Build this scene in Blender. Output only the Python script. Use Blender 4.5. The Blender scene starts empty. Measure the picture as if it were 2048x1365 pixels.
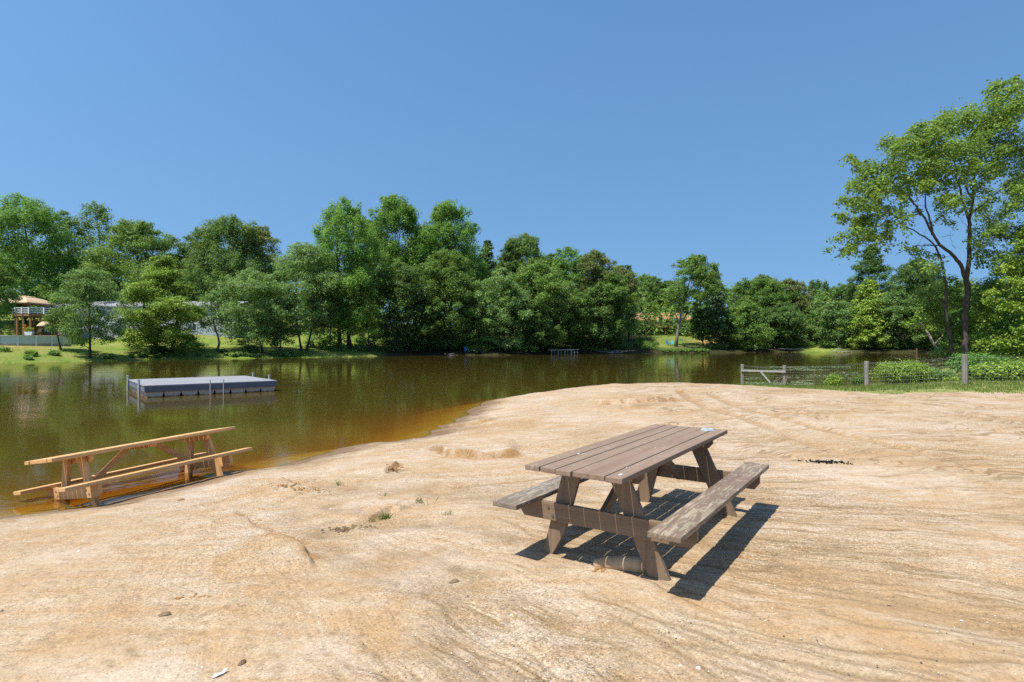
import bpy, bmesh, math, random
import numpy as np
from mathutils import Vector, Matrix, Euler

C = bpy.context.scene.collection
RAD = math.radians
random.seed(7)
F, CY, H = 1138.4, 688.9, 1.642            # focal length (px of the 2048 photo), horizon row, eye height
ZW = -0.55                                  # water level; the sand under the brown table is z = 0

def at(px, Y):                              # sideways position of a column at depth Y
    return (px - 1024.0) / F * Y
def zat(py, Y):                             # height of a row at depth Y
    return H + (CY - py) / F * Y
def on(px, py, z=0.0):                      # where the ray meets the level z
    Y = F * (H - z) / (py - CY)
    return (at(px, Y), Y)

# ------------------------------------------------------------------ noise
def _hash(ix, iy, s):
    h = (ix.astype(np.int64) * 374761393 + iy.astype(np.int64) * 668265263 + s * 974634777) & 0x7fffffff
    h = ((h ^ (h >> 13)) * 1274126177) & 0x7fffffff
    h = h ^ (h >> 16)
    return (h & 0xffff) / 65535.0
def vnoise(x, y, s=0):
    ix = np.floor(x); iy = np.floor(y)
    fx = x - ix; fy = y - iy
    fx = fx * fx * (3 - 2 * fx); fy = fy * fy * (3 - 2 * fy)
    a = _hash(ix, iy, s); b = _hash(ix + 1, iy, s); c = _hash(ix, iy + 1, s); d = _hash(ix + 1, iy + 1, s)
    return (a + (b - a) * fx) * (1 - fy) + (c + (d - c) * fx) * fy
def fbm(x, y, o=4, s=0):
    v = 0; a = .5; t = 0
    for i in range(o):
        v = v + a * vnoise(x * 2 ** i + 17.3 * i, y * 2 ** i - 9.1 * i, s + i); t += a; a *= .5
    return v / t
def sstep(a, b, x):
    t = np.clip((x - a) / (b - a), 0, 1)
    return t * t * (3 - 2 * t)

# ------------------------------------------------------------------ lake outline (world, metres)
LAKE = [(-6.9, 7.0), (-6.3, 7.3), (-5.9, 7.45), (-5.5, 7.72), (-5.3, 8.35), (-4.95, 9.3), (-4.85, 9.75), (-4.2, 10.15), (-3.9, 11.3), (-3.3, 12.3),
        (-2.7, 12.75), (-2.1, 13.4), (-1.8, 14.6), (-1.55, 16.2), (-1.3, 18.0), (-1.25, 19.8), (-.9, 21.6), (-.2, 23.4), (1.0, 25.5), (3.0, 27.9),
        (6.0, 29.6), (8.8, 29.6), (10.6, 28.2), (12.3, 27.0), (14.0, 26.4), (15.2, 27.0), (17.0, 29.0), (20.5, 30.5), (23.5, 33.0), (27.0, 38.0), (33, 45),
        (42, 54), (54, 66), (70, 84), (92, 108), (104, 126), (103, 138), (97, 146), (89, 150), (82, 154), (74, 156), (62, 149),
        (54.6, 146.5), (44, 142), (33, 138), (20, 131), (8.3, 124), (3, 117), (-2.4, 113), (-10, 113), (-17, 112), (-23, 106), (-28, 99),
        (-34, 94.5), (-37.5, 92), (-41, 88), (-43, 85.7), (-47, 83), (-51, 80), (-54.5, 71.5), (-58.8, 65.4), (-66, 61), (-76, 50),
        (-72, 25), (-50, 2), (-28, -8), (-15, -2.5), (-10, 3.2), (-8.2, 5.9)]
LP = np.array(LAKE, float)
def lake_sd(x, y):                          # > 0 on land
    shp = x.shape; x = x.ravel(); y = y.ravel()
    d2 = np.full(x.shape, 1e18); ins = np.zeros(x.shape, bool)
    n = len(LP)
    for i in range(n):
        ax, ay = LP[i]; bx, by = LP[(i + 1) % n]
        ex, ey = bx - ax, by - ay
        t = np.clip(((x - ax) * ex + (y - ay) * ey) / (ex * ex + ey * ey), 0, 1)
        dx = x - ax - t * ex; dy = y - ay - t * ey
        d2 = np.minimum(d2, dx * dx + dy * dy)
        cond = ((ay > y) != (by > y))
        with np.errstate(divide='ignore', invalid='ignore'):
            xi = ex * (y - ay) / (ey if ey else 1e-9) + ax
        ins ^= cond & (x < xi)
    d = np.sqrt(d2)
    return np.where(ins, -d, d).reshape(shp)

def poly_d(x, y, pts):                      # distance to a polyline, and the side
    best = np.full(x.shape, 1e9); side = np.zeros(x.shape); tt = np.zeros(x.shape)
    n = len(pts) - 1
    for i in range(n):
        ax, ay = pts[i]; bx, by = pts[i + 1]
        ex, ey = bx - ax, by - ay; L2 = ex * ex + ey * ey
        t = np.clip(((x - ax) * ex + (y - ay) * ey) / L2, 0, 1)
        d = np.hypot(x - ax - t * ex, y - ay - t * ey)
        m = d < best
        best = np.where(m, d, best); side = np.where(m, np.sign(ex * (y - ay) - ey * (x - ax)), side)
        tt = np.where(m, (i + t) / n, tt)
    return best, side, tt

def W(pts, z=-.05):
    return [on(a, b, z) for a, b in pts]
# eroded lips (stand up on the far / left side), wash channels, wheel tracks
LIPS = [(W([(855, 888), (900, 906), (960, 915), (1050, 914)], -.12), .11, 1.0, 1),
        (W([(1175, 806), (1215, 810), (1290, 809), (1372, 806)], -.10), .12, 1.6, 1),
        (W([(556, 960), (585, 968), (612, 982), (640, 985)], -.2), .07, .5, -1),
        (W([(468, 1010), (510, 1045), (545, 1068), (590, 1088), (622, 1112), (626, 1150)], -.1), .05, .7, -1),
        (W([(776, 945), (790, 930), (800, 918)], -.15), .07, .4, 1),
        (W([(740, 1035), (775, 1018), (800, 1022)], -.08), .05, .4, 1),
        (W([(860, 826), (900, 838), (960, 838), (1010, 830)], -.25), .06, .8, 1)]
GULLY = [(W([(560, 985), (620, 1040), (690, 1085), (790, 1120), (870, 1180), (930, 1240), (965, 1310), (985, 1365)], -.05), .035, .22),
         (W([(700, 1075), (800, 1095), (900, 1120), (1000, 1190), (1120, 1260), (1300, 1350)], -.02), .02, .16),
         (W([(1080, 1010), (1250, 1075), (1390, 1080), (1560, 1140), (1700, 1200), (2048, 1300)], 0), .02, .12),
         (W([(620, 985), (700, 1010), (760, 1040), (900, 1050), (1000, 1080), (1090, 1130)], -.05), .02, .15),
         (W([(640, 950), (760, 975), (900, 985), (1010, 1010)], -.1), .02, .25),
         (W([(1500, 1120), (1590, 1110), (1700, 1100), (1800, 1105)], 0), .012, .1)]
TRACK = [W([(1358, 779), (1375, 795), (1410, 815), (1490, 838), (1560, 862), (1640, 895), (1740, 925)], 0),
         W([(1425, 791), (1470, 812), (1560, 836), (1680, 868), (1800, 896), (1900, 925)], 0)]
TX, TY, TYAW = 1.202, 4.991, -0.612

def height(x, y, sd=None, detail=True):
    if sd is None: sd = lake_sd(x, y)
    # near side: sand beach, far side: wooded hillside
    wob = (fbm(x * .9, y * .9, 3, 5) - .5)
    sdn = sd + wob * .5 * np.clip(np.hypot(x, y) / 12, .25, 1)
    beach = ZW + .60 * (1 - np.exp(-np.maximum(sdn, 0) / 3.0))
    # a gentle rise towards the grass verge on the right
    beach = beach + .16 * sstep(12, 19, x) * sstep(14, 22, y) * sstep(0, 6, sd)
    bed = ZW - .19 * np.minimum(-sdn, 3) - .10 * np.clip(-sdn - 3, 0, 14)
    d = np.maximum(sd, 0)
    hill = ZW + .28 * (1 - np.exp(-d / .5)) + .16 * np.minimum(d, 28) + .075 * np.clip(d - 28, 0, 70) + .9 * (fbm(x * .05, y * .05, 3, 3) - .5) * sstep(2, 20, d)
    far = sstep(0, 1, (y - 34 - .12 * np.abs(x)) / 6.0)
    ter = np.exp(-(np.hypot((x + 76) / 22, (y - 90) / 18)) ** 6)
    hill = hill * (1 - ter) + np.minimum(hill, 1.25) * ter
    land = beach * (1 - far) + hill * far
    z = np.where(sdn > 0, land, bed) if True else land
    z = np.where((sdn <= 0) & (sd > 0), np.minimum(land, ZW), z)
    z = np.where((far > .5), np.where(sd > 0, hill, ZW - .12 * np.minimum(-sd, 20)), z)
    if detail:
        near = 1 - sstep(30, 40, np.hypot(x, y))
        amp = near * sstep(-2, .8, sd)
        z = z + amp * (.10 * (fbm(x * .45, y * .45, 3, 11) - .5) + .035 * (fbm(x * 2.1, y * 2.1, 4, 12) - .5) + .010 * (fbm(x * 9, y * 9, 3, 13) - .5))
        z = z + near * sstep(.2, 1.2, sd) * .045 * np.maximum(0, fbm(x * 1.3, y * 1.3, 3, 31) - .52) * 2 * sstep(0, 4, 6 - sd)
        for pts, h0, fall, sg in LIPS:
            dd, s, t = poly_d(x + .12 * (fbm(x * 3, y * 3, 3, 21) - .5), y + .12 * (fbm(x * 3 + 9, y * 3, 3, 22) - .5), pts)
            ends = sstep(0, .12, t) * sstep(0, .12, 1 - t)
            up = np.where(s * sg > 0, np.exp(-dd / fall) * sstep(-.01, .04, dd), 0)
            dn = np.where(s * sg > 0, 0, -.35 * np.exp(-dd / .12))
            z = z + near * h0 * ends * (up + dn * .5) * (.6 + .8 * fbm(x * 4, y * 4, 3, 23))
        for pts, dp, w in GULLY:
            dd, s, t = poly_d(x + .3 * (fbm(x * 1.7, y * 1.7, 3, 24) - .5), y + .3 * (fbm(x * 1.7 + 5, y * 1.7, 3, 25) - .5), pts)
            z = z - near * dp * np.exp(-(dd / w) ** 2) * sstep(0, .1, t) * (.5 + fbm(x * 3, y * 3, 2, 27))
        for pts in TRACK:
            dd, s, t = poly_d(x, y, pts)
            tread = .5 + .5 * np.sin(t * 260)
            z = z - near * (.022 + .012 * tread) * np.exp(-(dd / .13) ** 4) * (1 - sstep(.75, 1, t)) + near * .012 * np.exp(-((dd - .22) / .08) ** 2) * (1 - sstep(.7, 1, t))
        # the table stands level: settle the sand under it
        k = np.exp(-(np.hypot(x - TX, y - TY) / 1.75) ** 4)
        z = z * (1 - .8 * k)
    return z
def hgt(x, y):
    return float(height(np.array([float(x)]), np.array([float(y)]))[0])

# ------------------------------------------------------------------ object helpers
def link(o, parent=None):
    C.objects.link(o)
    if parent is not None: o.parent = parent
    return o
def tag(o, label=None, cat=None, group=None, kind=None):
    if label: o['label'] = label
    if cat: o['category'] = cat
    if group: o['group'] = group
    if kind: o['kind'] = kind
    return o
def empty(name, loc=(0, 0, 0), rot=(0, 0, 0), **k):
    o = bpy.data.objects.new(name, None); link(o); o.location = loc; o.rotation_euler = rot
    o.empty_display_size = .2
    return tag(o, **k)
def np_mesh(name, V, Fq, mat, parent=None, smooth=False, attrs=None):
    me = bpy.data.meshes.new(name)
    V = np.asarray(V, np.float32); Fq = np.asarray(Fq, np.int32)
    k = Fq.shape[1]
    me.vertices.add(len(V)); me.vertices.foreach_set('co', V.ravel())
    me.loops.add(Fq.size); me.loops.foreach_set('vertex_index', Fq.ravel())
    me.polygons.add(len(Fq))
    me.polygons.foreach_set('loop_start', np.arange(0, Fq.size, k, dtype=np.int32))
    if smooth: me.polygons.foreach_set('use_smooth', np.ones(len(Fq), bool))
    me.update(calc_edges=True)
    for an, av in (attrs or {}).items():
        a = me.attributes.new(an, 'FLOAT', 'POINT'); a.data.foreach_set('value', np.asarray(av, np.float32))
    me.materials.append(mat)
    return link(bpy.data.objects.new(name, me), parent)

class MB:
    def __init__(self): self.v = []; self.f = []
    def add(self, vs, fs):
        n = len(self.v); self.v += [tuple(p) for p in vs]; self.f += [tuple(i + n for i in f) for f in fs]; return self
    def box(self, c, s, rot=(0, 0, 0), M=None):
        R = M if M is not None else Euler(rot).to_matrix()
        vs = []
        for dx in (-.5, .5):
            for dy in (-.5, .5):
                for dz in (-.5, .5):
                    vs.append(Vector(c) + R @ Vector((dx * s[0], dy * s[1], dz * s[2])))
        return self.add(vs, [(0, 1, 3, 2), (4, 6, 7, 5), (0, 4, 5, 1), (2, 3, 7, 6), (0, 2, 6, 4), (1, 5, 7, 3)])
    def prism(self, poly, axis, a, b):      # outline in the plane across axis, from a to b
        n = len(poly); vs = []
        for t in (a, b):
            for (p, q) in poly:
                vs.append({'x': (t, p, q), 'y': (p, t, q), 'z': (p, q, t)}[axis])
        fs = [tuple(range(n))[::-1], tuple(range(n, 2 * n))] + [(i, (i + 1) % n, n + (i + 1) % n, n + i) for i in range(n)]
        return self.add(vs, fs)
    def tube(self, pts, rad, n=8, cap=True):
        pts = [Vector(p) for p in pts]
        if not hasattr(rad, '__len__'): rad = [rad] * len(pts)
        vs = []; fs = []
        ref = Vector((0, 0, 1)) if abs((pts[-1] - pts[0]).normalized().z) < .9 else Vector((1, 0, 0))
        for i, p in enumerate(pts):
            d = (pts[min(i + 1, len(pts) - 1)] - pts[max(i - 1, 0)])
            if d.length < 1e-9: d = Vector((0, 0, 1))
            d.normalize(); u = d.cross(ref)
            if u.length < 1e-4: u = d.cross(Vector((0, 1, 0)))
            u.normalize(); w = d.cross(u)
            for k in range(n):
                a = 2 * math.pi * k / n
                vs.append(p + (u * math.cos(a) + w * math.sin(a)) * rad[i])
        for i in range(len(pts) - 1):
            for k in range(n):
                fs.append((i * n + k, i * n + (k + 1) % n, (i + 1) * n + (k + 1) % n, (i + 1) * n + k))
        if cap:
            fs.append(tuple(range(n))[::-1]); fs.append(tuple(range((len(pts) - 1) * n, len(pts) * n)))
        return self.add(vs, fs)
    def build(self, name, mat, parent=None, bevel=0, smooth=False, label=None):
        me = bpy.data.meshes.new(name); me.from_pydata(self.v, [], self.f)
        bm = bmesh.new(); bm.from_mesh(me); bmesh.ops.recalc_face_normals(bm, faces=bm.faces)
        if bevel:
            bmesh.ops.bevel(bm, geom=[e for e in bm.edges if e.calc_face_angle(0) > .5], offset=bevel, segments=2, affect='EDGES', profile=.6)
        bm.to_mesh(me); bm.free()
        if smooth:
            for p in me.polygons: p.use_smooth = True
        me.materials.append(mat)
        o = link(bpy.data.objects.new(name, me), parent)
        if label: o['label'] = label
        return o

# ------------------------------------------------------------------ materials
class NT:
    def __init__(self, name):
        self.m = bpy.data.materials.new(name); self.m.use_nodes = True
        self.t = self.m.node_tree; self.t.nodes.clear()
        self.out = self.n('ShaderNodeOutputMaterial')
    def n(self, t, **k):
        nd = self.t.nodes.new(t)
        for a, b in k.items(): setattr(nd, a, b)
        return nd
    def l(self, a, b): self.t.links.new(a, b)
    def put(self, sock, v):
        if isinstance(v, bpy.types.NodeSocket): self.l(v, sock)
        elif isinstance(v, (tuple, list)) and len(v) == 3 and sock.type == 'RGBA': sock.default_value = (*v, 1)
        else: sock.default_value = v
    def math(self, op, a, b=0.0, c=None):
        nd = self.n('ShaderNodeMath', operation=op)
        self.put(nd.inputs[0], a); self.put(nd.inputs[1], b)
        if c is not None: self.put(nd.inputs[2], c)
        return nd.outputs[0]
    def mix(self, f, a, b, mode='MIX'):
        nd = self.n('ShaderNodeMix', data_type='RGBA', blend_type=mode)
        self.put(nd.inputs[0], f); self.put(nd.inputs[6], a); self.put(nd.inputs[7], b)
        return nd.outputs[2]
    def ramp(self, f, stops, interp='LINEAR'):
        nd = self.n('ShaderNodeValToRGB'); self.put(nd.inputs[0], f); cr = nd.color_ramp; cr.interpolation = interp
        while len(cr.elements) < len(stops): cr.elements.new(.5)
        for e, (p, c) in zip(cr.elements, stops):
            e.position = p; e.color = (*c, 1) if hasattr(c, '__len__') else (c, c, c, 1)
        return nd.outputs[0]
    def noise(self, vec, scale, detail=4, rough=.55, dist=0.0):
        nd = self.n('ShaderNodeTexNoise'); self.put(nd.inputs['Vector'], vec)
        nd.inputs['Scale'].default_value = scale; nd.inputs['Detail'].default_value = detail
        nd.inputs['Roughness'].default_value = rough; nd.inputs['Distortion'].default_value = dist
        return nd.outputs[0]
    def voro(self, vec, scale, feature='F1', out='Color'):
        nd = self.n('ShaderNodeTexVoronoi', feature=feature); self.put(nd.inputs['Vector'], vec); nd.inputs['Scale'].default_value = scale
        return nd.outputs[out]
    def mapping(self, vec, scale=(1, 1, 1), rot=(0, 0, 0), loc=(0, 0, 0)):
        nd = self.n('ShaderNodeMapping'); self.put(nd.inputs[0], vec)
        nd.inputs['Scale'].default_value = scale; nd.inputs['Rotation'].default_value = rot; nd.inputs['Location'].default_value = loc
        return nd.outputs[0]
    def obj(self): return self.n('ShaderNodeTexCoord').outputs['Object']
    def pos(self): return self.n('ShaderNodeNewGeometry').outputs['Position']
    def attr(self, name): return self.n('ShaderNodeAttribute', attribute_name=name).outputs['Fac']
    def bump(self, h, strength=.5, dist=.01, normal=None):
        nd = self.n('ShaderNodeBump'); self.put(nd.inputs['Height'], h)
        nd.inputs['Strength'].default_value = strength; nd.inputs['Distance'].default_value = dist
        if normal is not None: self.l(normal, nd.inputs['Normal'])
        return nd.outputs[0]
    def bsdf(self, color, rough=.7, spec=.3, normal=None, metal=0.0):
        p = self.n('ShaderNodeBsdfPrincipled')
        self.put(p.inputs['Base Color'], color); self.put(p.inputs['Roughness'], rough)
        p.inputs['Specular IOR Level'].default_value = spec; p.inputs['Metallic'].default_value = metal
        if normal is not None: self.l(normal, p.inputs['Normal'])
        return p.outputs[0]
    def done(self, sh): self.l(sh, self.out.inputs[0]); return self.m

def plain(name, col, rough=.6, spec=.3, var=.12, scale=6.0, metal=0.0):
    t = NT(name); o = t.obj()
    n = t.noise(o, scale, 5)
    lo = tuple(c * (1 - var) for c in col); hi = tuple(min(1, c * (1 + var)) for c in col)
    c = t.ramp(n, [(.3, lo), (.7, hi)])
    return t.done(t.bsdf(c, rough, spec, t.bump(n, .15, .005), metal))

def mat_sand():
    t = NT('sand'); P = t.pos()
    sep = t.n('ShaderNodeSeparateXYZ'); t.l(P, sep.inputs[0]); X, Y, Z = sep.outputs
    macro = t.noise(P, .42, 4, .55, .4)
    mid = t.noise(P, 2.2, 6, .6, .8)
    fine = t.noise(P, 14, 5, .6)
    c = t.ramp(t.math('ADD', t.math('MULTIPLY', macro, .6), t.math('MULTIPLY', mid, .4)),
               [(.36, (0.355, 0.232, 0.122)), (.46, (0.398, 0.290, 0.178)), (.54, (0.432, 0.336, 0.236)), (.66, (0.450, 0.366, 0.275))])
    # orange sand uncovered by the rain
    c = t.mix(t.ramp(t.noise(P, .9, 5, .6, 1.2), [(.54, 0.0), (.68, .6)]), c, (0.367, 0.219, 0.092))
    band = t.noise(t.mapping(P, (.9, 3.4, 1), (0, 0, .42)), 1.5, 7, .68, .5)
    c = t.mix(t.ramp(band, [(.50, 0.0), (.60, .55), (.72, .15)]), c, (.375, .232, .112))
    c = t.mix(t.ramp(band, [(.33, .5), (.45, 0.0)]), c, (.485, .400, .300))
    # wash marks of dark silt fanning out from the upper left
    dx = t.math('ADD', X, 3.6); dy = t.math('SUBTRACT', Y, 6.9)
    ang = t.math('ARCTAN2', dy, dx); rr = t.math('SQRT', t.math('ADD', t.math('MULTIPLY', dx, dx), t.math('MULTIPLY', dy, dy)))
    warp = t.math('MULTIPLY', t.math('SUBTRACT', t.noise(P, .40, 2), .5), .22)
    warp2 = t.math('MULTIPLY', t.math('SUBTRACT', t.noise(P, 2.0, 3), .5), .035)
    comb = t.n('ShaderNodeCombineXYZ')
    t.l(t.math('MULTIPLY', t.math('ADD', ang, t.math('ADD', warp, warp2)), 17.0), comb.inputs[0]); t.l(t.math('MULTIPLY', rr, .20), comb.inputs[1])
    st = t.noise(comb.outputs[0], 1.2, 7, .64, .12)
    st2 = t.noise(comb.outputs[0], 3.0, 3, .55, .3)
    line = t.math('SUBTRACT', 1.0, t.math('ABSOLUTE', t.math('MULTIPLY', t.math('SUBTRACT', st2, .5), 2.0)))
    st3 = t.noise(comb.outputs[0], 1.3, 3, .6, .25)
    line3 = t.math('SUBTRACT', 1.0, t.math('ABSOLUTE', t.math('MULTIPLY', t.math('SUBTRACT', st3, .5), 2.0)))
    gate = t.ramp(t.noise(P, .55, 3), [(.42, .10), (.56, 1.0)])
    gate2 = t.ramp(t.noise(P, 1.3, 3, .6, .6), [(.42, .0), (.56, 1.0)])
    reg = t.ramp(t.math('ADD', t.math('MULTIPLY', X, .16), t.math('ADD', .62, t.math('MULTIPLY', Y, -.052))), [(.10, .10), (.42, 1.0)])
    gr_ = t.math('MULTIPLY', gate, reg)
    silt_shade = t.math('MULTIPLY', t.ramp(st, [(.53, 0.0), (.575, .50), (.63, .18), (.68, .0)]), gr_)
    pale = t.math('MULTIPLY', t.ramp(st, [(.36, .5), (.47, 0.0)]), reg)
    silt2 = t.math('MULTIPLY', t.math('MAXIMUM', t.math('MULTIPLY', t.ramp(line, [(.93, 0.0), (.98, .8)]), gate2), t.ramp(line3, [(.95, 0.0), (.985, .85)])), gr_)
    c = t.mix(pale, c, (0.465, 0.380, 0.275))
    c = t.mix(silt_shade, c, (0.302, 0.205, 0.108))
    c = t.mix(silt2, c, (0.216, 0.139, 0.066))
    c = t.mix(t.math('MULTIPLY', t.attr('silt_shade'), t.ramp(fine, [(.35, .55), (.55, .95)])), c, (0.200, 0.132, 0.066))
    c = t.mix(t.attr('orange'), c, (0.259, 0.139, 0.049))
    # grit: every grain its own tone, some dark ones
    gritty = t.ramp(t.noise(P, .5, 4), [(.36, .25), (.60, 1.0)])
    for sc_, am in ((95, 1.0), (260, .8)):
        g = t.n('ShaderNodeSeparateColor'); t.l(t.voro(P, sc_), g.inputs[0])
        grain = t.ramp(g.outputs[0], [(0, .40), (.16, .78), (.7, 1.05), (.92, 1.25), (1, 1.42)])
        c = t.mix(t.math('MULTIPLY', gritty, am), c, t.mix(1.0, c, grain, 'MULTIPLY'))
        if sc_ == 95: g1 = g
    g2 = t.n('ShaderNodeSeparateColor'); t.l(t.voro(P, 130), g2.inputs[0])
    c = t.mix(t.ramp(g2.outputs[1], [(.978, 0.0), (.983, .6)], 'LINEAR'), c, (0.11, 0.085, 0.06))
    c = t.mix(t.ramp(fine, [(.3, .5), (.46, 0.0)]), c, (0.173, 0.108, 0.052))
    # wet by the water
    wet = t.ramp(t.math('ADD', t.math('SUBTRACT', Z, ZW), t.math('MULTIPLY', t.math('SUBTRACT', mid, .5), .16)), [(.0, 1.0), (.06, .95), (.20, .0)])
    under = t.ramp(t.math('SUBTRACT', Z, ZW - .04), [(.0, 1.0), (.04, .0)])
    c = t.mix(t.math('MULTIPLY', wet, .85), c, t.mix(1.0, c, (0.374, 0.292, 0.197), 'MULTIPLY'))
    c = t.mix(under, c, t.ramp(t.math('SUBTRACT', ZW, Z), [(.0, (0.430, 0.245, 0.050)), (.35, (0.400, 0.215, 0.036)), (.9, (0.22, 0.13, 0.03))]))
    b = t.bump(g1.outputs[1], .35, .006)
    b = t.bump(fine, .5, .025, b)
    b = t.bump(mid, .4, .06, b)
    b = t.bump(band, .45, .05, b)
    b = t.bump(st, .3, .04, b)
    b = t.bump(line3, .25, -.02, b)
    rough = t.math('SUBTRACT', .95, t.math('MULTIPLY', wet, .45))
    return t.done(t.bsdf(c, rough, .25, b))

def mat_bed():
    t = NT('lake_bed'); P = t.pos()
    n = t.noise(P, .8, 5)
    return t.done(t.bsdf(t.ramp(n, [(.3, (.22, .13, .03)), (.7, (.26, .155, .04))]), .9, .1))

def mat_hill():
    t = NT('hill_ground'); P = t.pos()
    n = t.noise(P, .35, 6, .62); n2 = t.noise(P, 3.0, 6, .65); n3 = t.noise(P, 1.1, 4)
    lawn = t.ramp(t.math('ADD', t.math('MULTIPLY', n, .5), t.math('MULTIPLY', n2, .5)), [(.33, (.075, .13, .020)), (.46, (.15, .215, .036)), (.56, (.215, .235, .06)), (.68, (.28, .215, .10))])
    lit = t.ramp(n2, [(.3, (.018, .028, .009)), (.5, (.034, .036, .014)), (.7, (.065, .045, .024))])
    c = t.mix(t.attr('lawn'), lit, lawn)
    c = t.mix(t.math('MULTIPLY', t.attr('orange'), t.ramp(n3, [(.4, .3), (.55, 1.0)])), c, (.45, .24, .10))
    return t.done(t.bsdf(c, .95, .1, t.bump(n2, .8, .3)))

def mat_verge():
    t = NT('verge_ground'); P = t.pos()
    n2 = t.noise(P, 4.0, 6, .65)
    c = t.ramp(n2, [(.32, (.09, .13, .03)), (.5, (.17, .20, .055)), (.68, (.33, .27, .14))])
    return t.done(t.bsdf(c, .95, .1, t.bump(n2, .8, .06)))

def mat_water():
    t = NT('pond_water'); P = t.pos()
    w1 = t.noise(t.mapping(P, (1, 1.6, 1), (0, 0, .35)), 2.6, 3, .55, .3)
    w2 = t.noise(t.mapping(P, (1, 1.5, 1), (0, 0, -.5)), 9.0, 2, .5, .2)
    w3 = t.noise(P, .35, 3)
    calm = t.ramp(w3, [(.38, .2), (.62, 1.0)])
    hgt_ = t.math('ADD', w1, t.math('MULTIPLY', w2, .35))
    b = t.n('ShaderNodeBump'); t.l(hgt_, b.inputs['Height']); t.l(t.math('MULTIPLY', calm, .085), b.inputs['Strength']); b.inputs['Distance'].default_value = .05
    fr = t.n('ShaderNodeFresnel'); fr.inputs[0].default_value = 1.33; t.l(b.outputs[0], fr.inputs[1])
    gl = t.n('ShaderNodeBsdfGlossy'); gl.inputs['Roughness'].default_value = .045; t.l(b.outputs[0], gl.inputs['Normal'])
    gl.inputs['Color'].default_value = (.85, .84, .80, 1)
    tr = t.n('ShaderNodeBsdfTransparent'); tr.inputs[0].default_value = (1, 1, 1, 1)
    murk = t.n('ShaderNodeBsdfDiffuse'); murk.inputs[0].default_value = (.208, .158, .027, 1)
    m1 = t.n('ShaderNodeMixShader'); m1.inputs[0].default_value = .30; t.l(tr.outputs[0], m1.inputs[1]); t.l(murk.outputs[0], m1.inputs[2])
    m2 = t.n('ShaderNodeMixShader'); t.l(fr.outputs[0], m2.inputs[0]); t.l(m1.outputs[0], m2.inputs[1]); t.l(gl.outputs[0], m2.inputs[2])
    ab = t.n('ShaderNodeVolumeAbsorption'); ab.inputs[0].default_value = (.88, .68, .02, 1); ab.inputs[1].default_value = 1.6
    t.l(ab.outputs[0], t.out.inputs['Volume'])
    return t.done(m2.outputs[0])

def mat_leaf(name, dark, mid_, light, trans=.46, spec=.3):
    t = NT(name)
    g = t.n('ShaderNodeNewGeometry'); oi = t.n('ShaderNodeObjectInfo')
    P = g.outputs['Position']
    f = t.math('ADD', t.math('MULTIPLY', g.outputs['Random Per Island'], .55), t.math('MULTIPLY', t.noise(P, .35, 3), .45))
    f = t.math('ADD', f, t.math('MULTIPLY', t.math('SUBTRACT', oi.outputs['Random'], .5), .22))
    c = t.ramp(f, [(.22, dark), (.5, mid_), (.80, light)])
    p = t.bsdf(c, .5, spec)
    tl = t.n('ShaderNodeBsdfTranslucent'); t.l(t.mix(.55, c, (.26, .36, .05)), tl.inputs[0])
    m = t.n('ShaderNodeMixShader'); m.inputs[0].default_value = trans; t.l(p, m.inputs[1]); t.l(tl.outputs[0], m.inputs[2])
    return t.done(m.outputs[0])

def mat_bark(name, a, b):
    t = NT(name); o = t.obj()
    n = t.noise(t.mapping(o, (6, 6, 1.2)), 2.0, 6, .65)
    return t.done(t.bsdf(t.ramp(n, [(.3, a), (.7, b)]), .9, .15, t.bump(n, .6, .03)))

def mat_wood(name, base, dark, axis, worn=None, wornamt=0.0, rough=.6, spec=.3, scale=1.0):
    """painted or bare timber with the grain along one axis; worn = bare wood that shows through the paint"""
    t = NT(name); o = t.obj()
    sc = [26, 26, 26]; sc[axis] = 1.1
    gr = t.noise(t.mapping(o, tuple(sc)), 1.0 * scale, 6, .65, .6)
    blot = t.noise(o, 3.2, 5, .6)
    c = t.mix(t.ramp(gr, [(.35, .8), (.62, 0.0)]), base, dark)
    c = t.mix(t.ramp(blot, [(.4, .22), (.6, 0.0)]), c, dark)
    nb = gr
    if worn:
        s2 = [26, 26, 26]; s2[axis] = 4.0
        pe = t.noise(t.mapping(o, tuple(s2)), 1.3, 8, .72, .5)
        pm = t.noise(o, 1.3, 3)
        mk = t.ramp(t.math('ADD', pe, t.math('MULTIPLY', t.math('SUBTRACT', pm, .5), .45)), [(.58 - wornamt, 0.0), (.605 - wornamt, 1.0)])
        wc = t.mix(t.ramp(gr, [(.35, .7), (.6, 0.0)]), worn, tuple(v * .45 for v in worn))
        c = t.mix(mk, c, wc)
    nrm = t.bump(gr, .35, .004)
    # specks
    sp = t.n('ShaderNodeSeparateColor'); t.l(t.voro(o, 38), sp.inputs[0])
    c = t.mix(t.ramp(sp.outputs[0], [(.975, 0.0), (.985, .5)]), c, (.33, .30, .27) if worn is not None else dark)
    return t.done(t.bsdf(c, rough, spec, nrm))

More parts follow.
